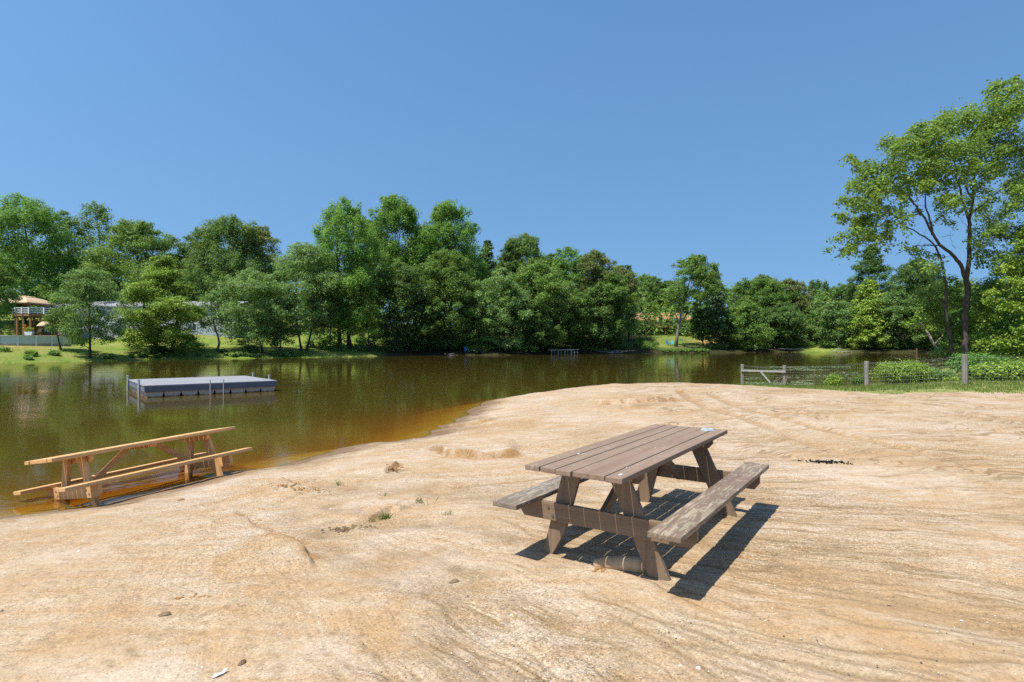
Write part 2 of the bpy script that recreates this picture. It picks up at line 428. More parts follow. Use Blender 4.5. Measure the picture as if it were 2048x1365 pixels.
SAND = mat_sand(); BED = mat_bed(); HILL = mat_hill(); VERGE = mat_verge(); WATER = mat_water()
LEAF = {
    'bright': mat_leaf('leaf_bright', (0.062, 0.152, 0.028), (0.132, 0.305, 0.055), (0.250, 0.470, 0.090)),
    'mid':    mat_leaf('leaf_mid', (0.063, 0.132, 0.030), (0.132, 0.249, 0.050), (0.235, 0.378, 0.084)),
    'dark':   mat_leaf('leaf_dark', (0.044, 0.098, 0.027), (0.088, 0.178, 0.048), (0.165, 0.283, 0.077)),
    'yellow': mat_leaf('leaf_yellow', (0.118, 0.203, 0.023), (0.261, 0.404, 0.050), (0.455, 0.589, 0.101), .35),
    'gray':   mat_leaf('leaf_gray', (.080, .160, .048), (.160, .290, .085), (.275, .420, .140)),
    'olive':  mat_leaf('leaf_olive', (0.093, 0.121, 0.040), (0.177, 0.218, 0.071), (0.287, 0.303, 0.126)),
    'pine':   mat_leaf('leaf_pine', (0.034, 0.074, 0.030), (0.061, 0.121, 0.050), (0.105, 0.177, 0.076), .1),
}
BARK = mat_bark('bark', (.035, .028, .022), (.115, .095, .078))
PALE = mat_bark('bark_pale', (.12, .105, .09), (.30, .27, .235))
DEAD = mat_bark('dead_wood', (.22, .19, .16), (.48, .44, .39))

# ------------------------------------------------------------------ ground
def ring_radii():
    r = [.5]
    while r[-1] < 900:
        q = r[-1]
        s = .02 if q < 2 else .0042 if q < 14 else .0085 if q < 40 else .018 if q < 200 else .06
        r.append(q * (1 + s))
    return np.array(r)
RR = ring_radii()
fine_a = np.arange(-50, 50.001, .16)
AA = np.radians(np.concatenate([np.arange(-180, -50, 3.25), fine_a, np.arange(53, 180, 3.25)]))
nr, na = len(RR), len(AA)
GX = RR[:, None] * np.sin(AA)[None, :]; GY = RR[:, None] * np.cos(AA)[None, :]
SD = lake_sd(GX, GY)
GZ = height(GX, GY, SD)
idx = np.arange(nr * na).reshape(nr, na)
j2 = np.roll(np.arange(na), -1)
Q = np.stack([idx[:-1, :], idx[1:, :], idx[1:, j2], idx[:-1, j2]], -1)      # nr-1, na, 4
def cen(A): return (A[:-1, :] + A[1:, :] + A[1:, j2] + A[:-1, j2]) / 4
cx_, cy_, cs_ = cen(GX), cen(GY), cen(SD)
wob = (fbm(cx_ * .8, cy_ * .8, 4, 41) - .5)
VB = [(8.0, 30.0), (9.6, 26.2), (10.2, 23.6), (11.0, 21.0), (12.2, 19.2), (14.0, 19.3), (16.9, 18.75), (22, 18.3), (30, 18.0), (60, 17), (200, 10)]
vx = np.array([p[0] for p in VB]); vy = np.array([p[1] for p in VB])
is_far = (cy_ > 34 + .12 * np.abs(cx_) + 3)
is_verge = (cx_ > 8.0) & (cy_ > np.interp(cx_, vx, vy) + wob * 1.6) & ~is_far
zone = np.where(is_far, 2, np.where(is_verge & (cs_ > -.3), 1, 0))
zone = np.where((cs_ < -11) , 3, zone)
silt_shade = np.zeros(GX.shape); orng = np.zeros(GX.shape)
wx = GX + .3 * (fbm(GX * 1.7, GY * 1.7, 3, 24) - .5); wy = GY + .3 * (fbm(GX * 1.7 + 5, GY * 1.7, 3, 25) - .5)
for pts, dp, w in GULLY:
    dd, s, t_ = poly_d(wx, wy, pts)
    br = fbm(GX * 5, GY * 5, 3, 28)
    silt_shade = np.maximum(silt_shade, .8 * np.exp(-(dd / (w * 1.3)) ** 2) * np.clip(1.6 * br - .35, 0, 1) * sstep(0, .12, t_))
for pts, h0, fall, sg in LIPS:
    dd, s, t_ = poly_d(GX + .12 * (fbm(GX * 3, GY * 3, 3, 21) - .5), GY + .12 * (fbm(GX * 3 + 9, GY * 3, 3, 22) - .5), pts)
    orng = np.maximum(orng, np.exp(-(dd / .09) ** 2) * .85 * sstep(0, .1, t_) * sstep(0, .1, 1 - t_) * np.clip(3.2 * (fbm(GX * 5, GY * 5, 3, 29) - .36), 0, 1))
    silt_shade = np.maximum(silt_shade, np.exp(-(dd / .03) ** 2) * sstep(0, .1, t_) * sstep(0, .1, 1 - t_) * np.clip(4 * (fbm(GX * 3, GY * 3, 3, 33) - .42), 0, 1))  # thin broken line of shade under each lip, painted into the sand colour
for pts in TRACK:
    dd, s, t_ = poly_d(GX, GY, pts)
    orng = np.maximum(orng, .42 * np.exp(-(dd / .16) ** 4) * (1 - sstep(.6, 1, t_)) * (.5 + fbm(GX * 6, GY * 6, 2, 30)))
def rivulets():
    r = random.Random(17); out = []
    for b in range(50):
        x = r.uniform(-1.3, 6.0); y = 2.4 + 4.6 * r.random() ** 1.3
        L0 = r.uniform(1.1, 3.8); wdir = r.uniform(-.16, .16)
        for k in range(r.randint(3, 6)):
            px_, py_ = x + r.gauss(0, .16), y + r.gauss(0, .16); pts = [(px_, py_)]
            a = math.atan2(py_ - 6.9, px_ + 3.6) + wdir + r.gauss(0, .07)
            n_ = r.randint(8, 12); st_ = L0 * r.uniform(.5, 1) / n_
            for j in range(n_):
                a += r.gauss(0, .16) + (.25 * (math.atan2(pts[-1][1] - 6.9, pts[-1][0] + 3.6) + wdir - a))
                pts.append((pts[-1][0] + math.cos(a) * st_, pts[-1][1] + math.sin(a) * st_))
            out.append((pts, r.uniform(.009, .022), r.uniform(.4, 1.0)))
    return out
gx, gy = GX.ravel(), GY.ravel(); sil = silt_shade.ravel(); gz_ = GZ.ravel()
nearv = np.where((np.hypot(gx, gy) < 9) & (gy > 1.5))[0]
for pts, w_, st_ in rivulets():
    P_ = np.array(pts); lo, hi = P_.min(0) - .12, P_.max(0) + .12
    k = nearv[(gx[nearv] > lo[0]) & (gx[nearv] < hi[0]) & (gy[nearv] > lo[1]) & (gy[nearv] < hi[1])]
    if len(k) == 0: continue
    xx, yy = gx[k], gy[k]
    dd, s, t_ = poly_d(xx + .05 * (fbm(xx * 6, yy * 6, 2, 61) - .5), yy + .05 * (fbm(xx * 6 + 7, yy * 6, 2, 62) - .5), pts)
    e_ = sstep(0, .2, t_) * sstep(0, .25, 1 - t_)
    wv = w_ * (.6 + .9 * fbm(xx * 4, yy * 4, 2, 63))
    sil[k] = np.maximum(sil[k], st_ * e_ * np.exp(-(dd / wv) ** 2)); sil[k] = np.maximum(sil[k], .28 * st_ * e_ * np.exp(-(dd / (wv * 4)) ** 2))
    gz_[k] -= .007 * e_ * np.exp(-(dd / (wv * 1.3)) ** 2)
silt_shade = sil.reshape(GX.shape); GZ = gz_.reshape(GX.shape)
# the lawns of the far bank: by the pool and behind the swim raft, below the far house
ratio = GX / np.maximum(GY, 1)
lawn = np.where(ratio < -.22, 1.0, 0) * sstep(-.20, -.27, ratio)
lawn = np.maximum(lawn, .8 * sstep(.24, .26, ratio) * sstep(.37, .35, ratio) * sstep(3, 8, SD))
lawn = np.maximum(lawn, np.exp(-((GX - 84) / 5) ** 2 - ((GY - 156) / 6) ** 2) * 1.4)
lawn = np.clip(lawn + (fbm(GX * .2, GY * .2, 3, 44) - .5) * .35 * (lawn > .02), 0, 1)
hor = np.exp(-((ratio - .350) / .022) ** 2) * sstep(8, 12, SD) * sstep(26, 18, SD) + .5 * np.exp(-((ratio + .87) / .05) ** 2) * sstep(6, 9, SD) * sstep(14, 11, SD)
Vall = np.stack([GX, GY, GZ], -1).reshape(-1, 3)
def ground(name, zid, mat, attrs):
    f = Q[zone == zid]
    u, inv = np.unique(f, return_inverse=True)
    o = np_mesh(name, Vall[u], inv.reshape(-1, 4)[:, ::-1], mat, smooth=True, attrs={k: v.ravel()[u] for k, v in attrs.items()})
    o['kind'] = 'structure'
    return o
ground('sand', 0, SAND, {'silt_shade': np.clip(silt_shade, 0, 1), 'orange': np.clip(orng, 0, 1)})
ground('grass_verge', 1, VERGE, {})
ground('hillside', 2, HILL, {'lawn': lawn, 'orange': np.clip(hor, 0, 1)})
ground('lake_bed', 3, BED, {})
w = MB().box((40, 85, ZW - 3), (330, 260, 6)).build('water', WATER); w['kind'] = 'structure'

# ------------------------------------------------------------------ leaves
def leaf_mesh(name, Cn, N, S, mat, parent=None, rng=None, wid=.62):
    n = len(Cn)
    N = N / np.maximum(np.linalg.norm(N, axis=1, keepdims=True), 1e-6)
    R = rng.normal(size=(n, 3)); T = np.cross(N, R); T /= np.maximum(np.linalg.norm(T, axis=1, keepdims=True), 1e-6)
    B = np.cross(N, T); S = S[:, None]
    fold = N * S * .14
    V = np.empty((n, 4, 3))
    V[:, 0] = Cn - T * S * .55; V[:, 1] = Cn + B * S * wid * .5 + fold; V[:, 2] = Cn + T * S * .55; V[:, 3] = Cn - B * S * wid * .5 + fold
    return np_mesh(name, V.reshape(-1, 3), np.arange(4 * n).reshape(-1, 4), mat, parent)

def lobe_leaves(rng, cen_, rad, flat, per, size, jit=.75, drop=0.0):
    """leaves in and on a set of lobes: cen_ (m,3), rad (m,), returns centres, normals, sizes"""
    m = len(cen_); k = np.maximum((per).astype(int), 3)
    ids = np.repeat(np.arange(m), k); n = len(ids)
    D = rng.normal(size=(n, 3)); D /= np.linalg.norm(D, axis=1, keepdims=True)
    D[:, 2] = np.where(rng.random(n) < .35, np.abs(D[:, 2]), D[:, 2])
    rr = rng.random(n) ** .42 * (1 + .18 * rng.normal(size=n))
    Pp = cen_[ids] + D * (rr * rad[ids])[:, None] * np.array([1, 1, 1])
    Pp[:, 2] = cen_[ids][:, 2] + D[:, 2] * rr * rad[ids] * flat
    if drop: Pp[:, 2] -= drop * (np.hypot(D[:, 0], D[:, 1]) * rr) ** 2 * rad[ids]
    N = D * .65 + np.array([0, 0, .55]) + rng.normal(size=(n, 3)) * jit * .6
    return Pp, N, size * rng.uniform(.65, 1.35, n)

def profile(shape, t):
    if shape == 'oval':  return np.sqrt(np.clip(1 - (2 * t - .92) ** 2 / 1.17, 0, 1)) ** .9
    if shape == 'round': return np.sqrt(np.clip(1 - np.clip((t - .35) / .65, -1, 1) ** 2, 0, 1)) * np.where(t < .35, .72 + .8 * t, 1)
    if shape == 'tulip': return np.clip(1.10 - 1.0 * np.abs(t - .38) ** 1.9 * np.where(t > .38, 1.75, 2.2), .22, 1)
    if shape == 'cone':  return np.clip(1.12 - t ** 1.5, .08, 1) ** .8
    if shape == 'tier':  return np.clip(np.where(t < .3, .8 + .7 * t, 1.02 - (t - .3) ** 1.4 * 1.5), .12, 1)
    if shape == 'pine':  return np.clip(np.where(t < .4, .55 + t, 1.0 - (t - .4) * 1.3), .15, 1)
    return np.ones_like(t)

def make_tree(name, px, ytop, wpx, Y, ybot, shape, mat, label, dens=1.0, bark=None, lean=0.0, cat='tree', group=None, leafk=1.0, ntr=1, rt=None, seed=None, trunkpx=None, crook=0.0):
    rng = np.random.default_rng(seed if seed is not None else int(px * 13 + ytop * 7 + Y) & 0xffff)
    tp = px if trunkpx is None else trunkpx
    X = at(tp, Y); zb = hgt(X, Y)
    top = zat(ytop, Y); bot = max(zat(ybot, Y), zb + .2)
    cxw = at(px, Y) - X
    R = wpx / F * Y / 2 * 1.16; hc = top - bot
    root = empty(name, (X, Y, zb - .05), label=label, cat=cat, group=group)
    size = max(.0026 * Y, .09) * leafk
    # boughs, each with a few leaf clumps on its upper side
    area = hc * R * 1.5
    lr = {'tulip': .225, 'tier': .27, 'pine': .32}.get(shape, .245)
    m = int(np.clip(92 * (hc / (2 * R)) ** .7, 50, 170))
    t = rng.random(m) ** (.85 if shape != 'cone' else 1.1)
    # the topmost boughs stand up as separate plumes
    npl = 12 if shape != 'pine' else 3
    t[:npl] = rng.uniform(.72, .98, npl)
    pr = profile(shape, t)
    ang = rng.random(m) * 2 * math.pi
    q = rng.random(m) ** .4 * .98
    lrad = R * lr * rng.uniform(.6, 1.35, m) * (.45 + .55 * pr)
    rad = np.maximum(pr * R - lrad * .45, 0) * q * rng.uniform(.80, 1.17, m)
    ctr = np.stack([cxw + rad * np.cos(ang), rad * np.sin(ang), bot - zb + .05 + t * (hc - lrad * .9)], 1)
    ctr[:, 0] += lean * t * R
    ctr[0] = (cxw + lean * R, 0, top - zb - R * .20); lrad[0] = R * .21
    flat = {'tier': .36, 'pine': .36, 'tulip': 1.25}.get(shape, .78)
    ks = 5
    D = rng.normal(size=(m, ks, 3)); D[..., 2] = D[..., 2] * .8 + .25; D /= np.linalg.norm(D, axis=2, keepdims=True)
    sub = ctr[:, None] + D * (lrad[:, None, None] * .72) * np.array([1, 1, flat])
    if shape == 'tier': sub[..., 2] -= .25 * lrad[:, None] * np.hypot(D[..., 0], D[..., 1])
    srad = np.repeat(lrad, ks) * rng.uniform(.37, .68, m * ks)
    sub = sub.reshape(-1, 3)
    A = srad ** 2 * 3.14
    per = A / (size * size * .45) * 1.2 * dens
    Cn, N, S = lobe_leaves(rng, sub, srad, max(flat, .6), per, size)
    # loose inner leaves
    n2 = int(area / (size * size * .45) * .85 * dens)
    t2 = rng.random(n2); p2 = profile(shape, t2) * R * np.sqrt(rng.random(n2)) * .88; a2 = rng.random(n2) * 6.283
    C2 = np.stack([cxw + p2 * np.cos(a2) + lean * t2 * R, p2 * np.sin(a2), bot - zb + t2 * hc * .9], 1)
    Cn = np.concatenate([Cn, C2]); N = np.concatenate([N, rng.normal(size=(n2, 3)) + [0, 0, .5]]); S = np.concatenate([S, size * rng.uniform(.6, 1.2, n2)])
    keep = (Cn[:, 2] < top - zb + .15) & (Cn[:, 2] > .1)
    leaf_mesh('crown', Cn[keep], N[keep], S[keep], LEAF[mat], root, rng)
    # trunk and limbs
    mb = MB(); r0 = rt if rt else np.clip(.011 * (top - zb) + .05, .08, .42)
    for k in range(ntr):
        ox = (k - (ntr - 1) / 2) * r0 * 5.0
        pts = []; rads = []
        hh = (top - zb) * (.86 if k == 0 else .7)
        bx = rng.normal() * .12 * R; 
        for i in range(8):
            u = i / 7
            pts.append((ox * (1 + u * .8) + (cxw + lean * R * .8) * u ** 1.3 + bx * math.sin(u * 3) + crook * math.sin(u * 9) * (1 - .4 * u), rng.normal() * .03 * R * u, u * hh)); rads.append(r0 * (1.25 if i == 0 else 1) * (1 - .88 * u) + .015)
        mb.tube(pts, rads, 7)
        for i in rng.choice(m, min(9, m), replace=False):
            tz = ctr[i][2] * rng.uniform(.45, .75); u = min(tz / hh, .95)
            j = min(int(u * 7), 6); f_ = u * 7 - j
            s0 = Vector(pts[j]).lerp(Vector(pts[j + 1]), f_); e0 = Vector(ctr[i]); mid = s0.lerp(e0, .5) + Vector((0, 0, -.04 * R))
            rb = max(r0 * (1 - .85 * u) * .5, .025)
            mb.tube([s0, mid, e0], [rb, rb * .6, rb * .2], 5)
    mb.build('trunk', bark or BARK, root, smooth=True)
    return root

# ------------------------------------------------------------------ trees on the far bank
GF = 'trees along the far bank'
T = make_tree
# px, top row, width px, depth, crown bottom row, shape, leaves
# --- by the pool and the long pale house
T('broadleaf_tree', 48, 392, 160, 108, 640, 'tulip', 'bright', 'tall bright green tree towering behind the tan gazebo', 1.15, group=GF)
T('broadleaf_tree', -25, 520, 90, 88, 668, 'oval', 'mid', 'tree at the picture edge beside the round pool, only its side showing', group=GF)
T('broadleaf_tree', 128, 420, 80, 118, 600, 'oval', 'mid', 'thin see-through tree between the tall bright tree and the slim airy one', .55, group=GF)
T('broadleaf_tree', 192, 403, 84, 122, 610, 'tulip', 'mid', 'slim airy tree with sky between its branches, above the pale house roof', .55, group=GF)
T('broadleaf_tree', 275, 432, 185, 118, 620, 'round', 'mid', 'broad rounded tree with a smooth dome behind the pale house', 1.1, group=GF)
T('broadleaf_tree', 405, 452, 125, 124, 620, 'round', 'dark', 'dark green tree filling the gap beside the broad dome tree', group=GF)
T('broadleaf_tree', 462, 436, 170, 120, 640, 'tulip', 'dark', 'dark tree with a pointed top behind the grey-green shore tree', 1.15, group=GF)
T('broadleaf_tree', 522, 449, 95, 126, 620, 'oval', 'olive', 'olive tinted tree close against the dark pointed one', .8, group=GF)
T('shore_tree', 178, 533, 118, 74, 690, 'oval', 'gray', 'small drooping grey-green tree on the lawn in front of the pale house', .75, group=GF, rt=.14, trunkpx=180)
T('shore_tree', 122, 612, 60, 76, 668, 'round', 'mid', 'bushy little tree hiding the end of the gazebo deck', .8, group=GF)
T('shore_tree', 325, 503, 168, 84, 694, 'tier', 'yellow', 'light green tree with tiers of level branches on the lawn', 1.0, group=GF, rt=.30, trunkpx=332, ntr=2)
T('shore_tree', 425, 578, 62, 90, 655, 'oval', 'gray', 'crooked little tree with a bare curving trunk on the open lawn', .45, PALE, group=GF, rt=.17, trunkpx=434, crook=.42)
T('shore_tree', 498, 535, 150, 93, 690, 'oval', 'gray', 'feathery grey-green tree at the end of the lawn', .8, group=GF, rt=.16, trunkpx=526)
T('shore_tree', 608, 480, 130, 99, 670, 'oval', 'gray', 'tall pale tree on two thin stems at the waterline', .7, group=GF, rt=.17, ntr=2)
T('shore_tree', 560, 575, 70, 96, 695, 'oval', 'mid', 'young tree filling under the tall pale one', .65, group=GF, rt=.1)
# --- the high group
T('tulip_tree', 690, 400, 130, 106, 640, 'tulip', 'bright', 'first of the three tallest trees, on a forked trunk above the lawn', 1.2, group=GF, ntr=2, rt=.36)
T('tulip_tree', 792, 393, 130, 122, 600, 'tulip', 'bright', 'middle one of the three tallest trees on the bank', 1.25, group=GF)
T('tulip_tree', 898, 404, 130, 128, 600, 'tulip', 'bright', 'last of the three tallest trees, stepping down to the lower wood', 1.25, group=GF)
T('broadleaf_tree', 742, 440, 90, 128, 600, 'oval', 'mid', 'tree seen between the first two of the three tallest', group=GF)
T('broadleaf_tree', 848, 450, 90, 134, 600, 'oval', 'dark', 'darker tree seen between the last two of the three tallest', group=GF)
T('shore_tree', 660, 550, 80, 103, 690, 'oval', 'mid', 'leafy tree in front of the forked trunk', .8, group=GF, rt=.12)
T('shore_tree', 722, 530, 75, 106, 670, 'cone', 'yellow', 'yellow-green young tree below the tallest trees', .9, group=GF, rt=.15, trunkpx=740)
T('shore_tree', 800, 522, 130, 112, 695, 'oval', 'dark', 'deep green tree spreading over the shore below the tallest trees', 1.15, group=GF, rt=.22)
T('shore_tree', 892, 495, 145, 117, 690, 'round', 'mid', 'wide leafy tree with a lighter crown below the last tall tree', 1.1, group=GF, rt=.25)
T('shore_tree', 860, 585, 80, 115, 698, 'oval', 'dark', 'shaded tree low over the water, beside the deep green one', .9, group=GF)
T('pine_tree', 975, 478, 48, 138, 590, 'pine', 'pine', 'dark pine top poking out next to the three tallest trees', .9, cat='tree', group=GF)
T('shore_tree', 1000, 535, 120, 118, 698, 'oval', 'gray', 'grey-green tree with a full skirt down to the bank', 1.0, group=GF)
T('shore_tree', 945, 600, 80, 116, 690, 'oval', 'mid', 'tree above the two small blue seats on the bank', .8, group=GF, rt=.16)
T('broadleaf_tree', 1022, 480, 55, 140, 620, 'oval', 'dark', 'narrow dark tree leaning on the two-topped tree', group=GF)
T('broadleaf_tree', 1048, 468, 110, 142, 640, 'tulip', 'mid', 'two-topped green tree on the ridge of the wood', 1.1, group=GF)
T('broadleaf_tree', 1085, 515, 130, 126, 680, 'round', 'mid', 'rounded mid green tree in the middle of the wood', 1.1, group=GF)
T('broadleaf_tree', 1136, 495, 80, 140, 640, 'tulip', 'bright', 'brighter tree with twin tips over the broken dock', 1.0, group=GF)
T('broadleaf_tree', 1188, 498, 115, 140, 640, 'round', 'olive', 'brownish olive tree on the falling treeline', 1.1, group=GF)
T('shore_tree', 1060, 590, 90, 122, 690, 'oval', 'dark', 'dark tree low on the bank before the broken dock', 1.0, group=GF)
T('shore_tree', 1145, 575, 90, 131, 685, 'oval', 'mid', 'leafy tree on the bank just above the broken dock', 1.0, group=GF)
T('shore_tree', 1216, 540, 100, 137, 690, 'oval', 'mid', 'tree between the broken dock and the red-roofed house', 1.0, group=GF)
T('pine_tree', 1256, 529, 40, 155, 600, 'pine', 'pine', 'thin pine above the near end of the red roof', .7, cat='tree', group=GF)
T('broadleaf_tree', 1290, 546, 80, 205, 640, 'round', 'mid', 'tree rising behind the red roof', 1.0, group=GF)
T('broadleaf_tree', 1340, 560, 70, 208, 640, 'oval', 'dark', 'darker tree rising behind the blue umbrella', 1.0, group=GF)
T('broadleaf_tree', 1108, 505, 70, 146, 640, 'oval', 'dark', 'dark tree filling the notch behind the rounded mid green one', 1.0, group=GF)
T('broadleaf_tree', 1240, 530, 80, 150, 640, 'round', 'olive', 'dull olive tree at the foot of the falling treeline', 1.0, group=GF)
T('broadleaf_tree', 1312, 552, 80, 200, 650, 'round', 'dark', 'dark rounded tree right behind the ridge of the red roof', 1.0, group=GF)
T('shore_tree', 1185, 570, 90, 134, 690, 'oval', 'dark', 'dark shore tree between the leafy dock tree and the dead brush heap', 1.0, group=GF)
T('shore_tree', 1100, 560, 90, 128, 685, 'oval', 'gray', 'grey-green shore tree right over the broken dock', 1.0, group=GF)
T('shore_tree', 1258, 590, 36, 146, 660, 'oval', 'mid', 'slim tree in front of the red-roofed house end', .6, group=GF, rt=.14)
T('shore_tree', 1380, 507, 96, 150, 622, 'oval', 'mid', 'tall leaning tree with a bare trunk in front of the red-roofed house', .95, PALE, lean=.18, group=GF, rt=.42, trunkpx=1352)
T('pine_tree', 1430, 526, 46, 165, 640, 'pine', 'pine', 'pine with flat tufts next to the tall leaning tree', .85, cat='tree', group=GF)
T('shore_tree', 1408, 612, 56, 152, 680, 'oval', 'dark', 'shaded tree over the orange earth bank', .9, group=GF, rt=.2)
T('broadleaf_tree', 1518, 548, 130, 172, 670, 'round', 'mid', 'broad tree forming the top of the round dark grove', 1.2, group=GF)
T('broadleaf_tree', 1578, 555, 90, 174, 660, 'round', 'olive', 'yellowish olive top at the shoulder of the round grove', 1.1, group=GF)
T('shore_tree', 1492, 598, 90, 153, 702, 'round', 'mid', 'grove tree whose leaves hang to the water by the fence gap', 1.2, group=GF)
T('shore_tree', 1560, 602, 100, 161, 702, 'round', 'dark', 'dense dark grove tree hanging over the far water', 1.2, group=GF)
T('shore_tree', 1440, 610, 60, 153, 700, 'oval', 'dark', 'dark tree at the edge of the grove next to the orange bank', 1.0, group=GF)
T('broadleaf_tree', 1636, 560, 62, 200, 660, 'tulip', 'dark', 'far dark tree in the dip of the treeline', 1.0, group=GF)
T('broadleaf_tree', 1680, 566, 70, 200, 660, 'oval', 'mid', 'far tree next to the dip of the treeline', 1.0, group=GF)
T('shore_tree', 1625, 610, 70, 168, 700, 'oval', 'mid', 'light tree behind the sunny grass spit', 1.0, group=GF)
T('shore_tree', 1672, 600, 90, 158, 700, 'round', 'gray', 'spreading light tree above the fallen bleached branches', 1.0, group=GF, rt=.3)
T('broadleaf_tree', 1742, 487, 100, 158, 660, 'cone', 'dark', 'tall dark cone-shaped tree past the far end of the lake', 1.2, group=GF)
T('broadleaf_tree', 1835, 514, 105, 150, 650, 'round', 'dark', 'dark tree showing behind the big near trunk fork', 1.1, group=GF)
T('shore_tree', 1738, 553, 100, 153, 700, 'tier', 'yellow', 'yellow-green tree in front of the dark cone-shaped tree', 1.0, group=GF)
T('shore_tree', 1795, 580, 100, 149, 700, 'oval', 'gray', 'soft grey-green tree over the lily pads', .9, group=GF)
T('shore_tree', 1870, 585, 110, 143, 705, 'oval', 'mid', 'leafy tree at the lily corner of the lake', .9, group=GF)
T('broadleaf_tree', 1930, 560, 110, 134, 700, 'round', 'mid', 'tree behind the big forked trunk, deep in the corner wood', 1.0, group=GF)

# the wood that closes the view behind them
rng = np.random.default_rng(3)
n = 1150
px = rng.uniform(-950, 2850, n); Yw = rng.uniform(150, 215, n) + np.where(px > 1250, 25, 0)
topr = np.interp(px, [-140, 300, 560, 700, 980, 1200, 1420, 1640, 1760, 2300], [480, 500, 520, 480, 500, 535, 570, 580, 560, 530])
topr = topr + (672 - topr) * rng.random(n) ** .9
X = (px - 1024) / F * Yw
zc = H + (CY - topr) / F * Yw
rad = rng.uniform(3.5, 7.0, n)
ctr = np.stack([X, Yw, zc - rad * .7], 1)
Cn, N, S = lobe_leaves(rng, ctr, rad, 1.0, np.full(n, 200), 1.0)
o = leaf_mesh('woodland', Cn, N, S, LEAF['mid'], None, rng); tag(o, 'far wood closing the view behind the shore trees', 'woodland', kind='stuff')
# the slope under it: shaded stems and bushes
n = 800
k = rng.integers(0, n, n)
shore = np.array([p for p in LAKE[33:75] if p[1] > 60])
seg = rng.integers(0, len(shore) - 1, n); u = rng.random(n)
B = shore[seg] * (1 - u[:, None]) + shore[seg + 1] * u[:, None]
dirv = B / np.linalg.norm(B, axis=1, keepdims=True)
ratio_ = B[:, 0] / B[:, 1]
back = np.where((ratio_ < -.36), rng.uniform(.3, 1.6, n), rng.uniform(.4, 1, n) ** 2 * 26)
# keep the two lawns open
openl = (ratio_ > .255) & (ratio_ < .345)
back = np.where(openl, rng.uniform(.3, 2.0, n), back)
keepu = (ratio_ > -.42) | (rng.random(n) < .22)
B = B[keepu]; dirv = dirv[keepu]; back = back[keepu]; ratio_ = ratio_[keepu]; openl = openl[keepu]; n = len(B)
PX = B + dirv * back[:, None]
zz = height(PX[:, 0], PX[:, 1])
rad = np.where(ratio_ < -.36, rng.uniform(.25, .55, n), rng.uniform(.7, 1.7, n)); rad = np.where(openl, rad * .45, rad)
Cn, N, S = lobe_leaves(rng, np.stack([PX[:, 0], PX[:, 1], zz + rad * .45], 1), rad, .75, 34 + rad * 60, .34)
o = leaf_mesh('undergrowth', Cn, N, S, LEAF['mid'], None, rng); tag(o, 'low green undergrowth along the far waterline', 'undergrowth', kind='stuff')

def bush(name, px, ytop, wpx, Y, mat, label, dens=1.0, size=None, group=None, zb=None, tall=1.0, cat='bush', stems=5):
    rng = np.random.default_rng(int(px * 7 + ytop) & 0xffff)
    X = at(px, Y); z0 = hgt(X, Y) if zb is None else zb
    hh = max(zat(ytop, Y) - z0, .15); R = wpx / F * Y / 2
    root = empty(name, (X, Y, z0 - .02), label=label, cat=cat, group=group)
    m = 24
    a = rng.random(m) * 6.283; q = np.sqrt(rng.random(m)) * .72
    t = rng.random(m)
    lr = np.minimum(R * .42, hh * .36) * rng.uniform(.7, 1.25, m)
    top = hh - lr * .8
    cz = lr * .5 + (top - lr * .5) * (1 - .75 * q ** 2) * t ** .45
    ctr = np.stack([R * q * np.cos(a) * 1.05, R * q * np.sin(a) * .8, cz], 1)
    size = size or max(.0026 * Y, .055)
    per = lr ** 2 * 3.14 / (size ** 2 * .45) * 1.7 * dens
    Cn, N, S = lobe_leaves(rng, ctr, lr, .9, per, size)
    # stray shoots
    ns = 60
    aa = rng.random(ns) * 6.283; qq = np.sqrt(rng.random(ns)) * .9
    sx = np.stack([R * qq * np.cos(aa), R * qq * np.sin(aa) * .8, hh * (1.04 - .6 * qq ** 2) * rng.uniform(.75, 1.08, ns)], 1)
    kk = 9
    C2 = np.repeat(sx, kk, 0); C2[:, 2] -= np.tile(np.arange(kk), ns) * size * .9; C2[:, :2] += rng.normal(size=(ns * kk, 2)) * size * .7
    ok = C2[:, 2] > 0
    Cn = np.concatenate([Cn, C2[ok]]); N = np.concatenate([N, rng.normal(size=(ok.sum(), 3)) + [0, 0, .7]]); S = np.concatenate([S, size * rng.uniform(.7, 1.2, ok.sum())])
    leaf_mesh('foliage', Cn, N, S, LEAF[mat], root, rng)
    mb = MB()
    for i in range(stems):
        e = ctr[i]; mb.tube([(e[0] * .2, e[1] * .2, 0), (e[0] * .5, e[1] * .5, e[2] * .6), tuple(e)], [.018 + .004 * R, .012 + .003 * R, .005], 5)
    mb.build('stem', BARK, root)
    return root
GB = 'bushes on the far bank'
bush('shore_bush', 62, 700, 26, 70, 'yellow', 'small bright bush on the lawn below the pool wall', group=GB)
bush('shore_bush', 5, 694, 34, 70.5, 'mid', 'bush in the lawn corner under the pool, cut by the picture edge', group=GB)
bush('shore_bush', 108, 700, 20, 72, 'gray', 'thin grey-green bush on the lawn beside the small bright bush', .7, group=GB)
bush('shore_bush', 316, 692, 44, 83, 'dark', 'dark bush at the foot of the tiered light green tree', group=GB)
bush('shore_bush', 447, 698, 22, 89, 'dark', 'dark little bush at the foot of the crooked trunk', group=GB)
bush('shore_bush', 500, 690, 40, 92, 'gray', 'pale bush spilling over the bank by the feathery tree', group=GB)
bush('shore_bush', 690, 698, 60, 102.5, 'mid', 'wide low bush under the forked trunk', group=GB)
bush('shore_bush', 790, 700, 70, 111.5, 'mid', 'leafy low bush below the deep green tree', group=GB)
bush('shore_bush', 955, 688, 52, 115, 'mid', 'round bush behind the two small blue seats', group=GB)
bush('shore_bush', 1050, 690, 70, 120.5, 'yellow', 'sunlit yellow-green bush on the bank beside the broken dock', group=GB)
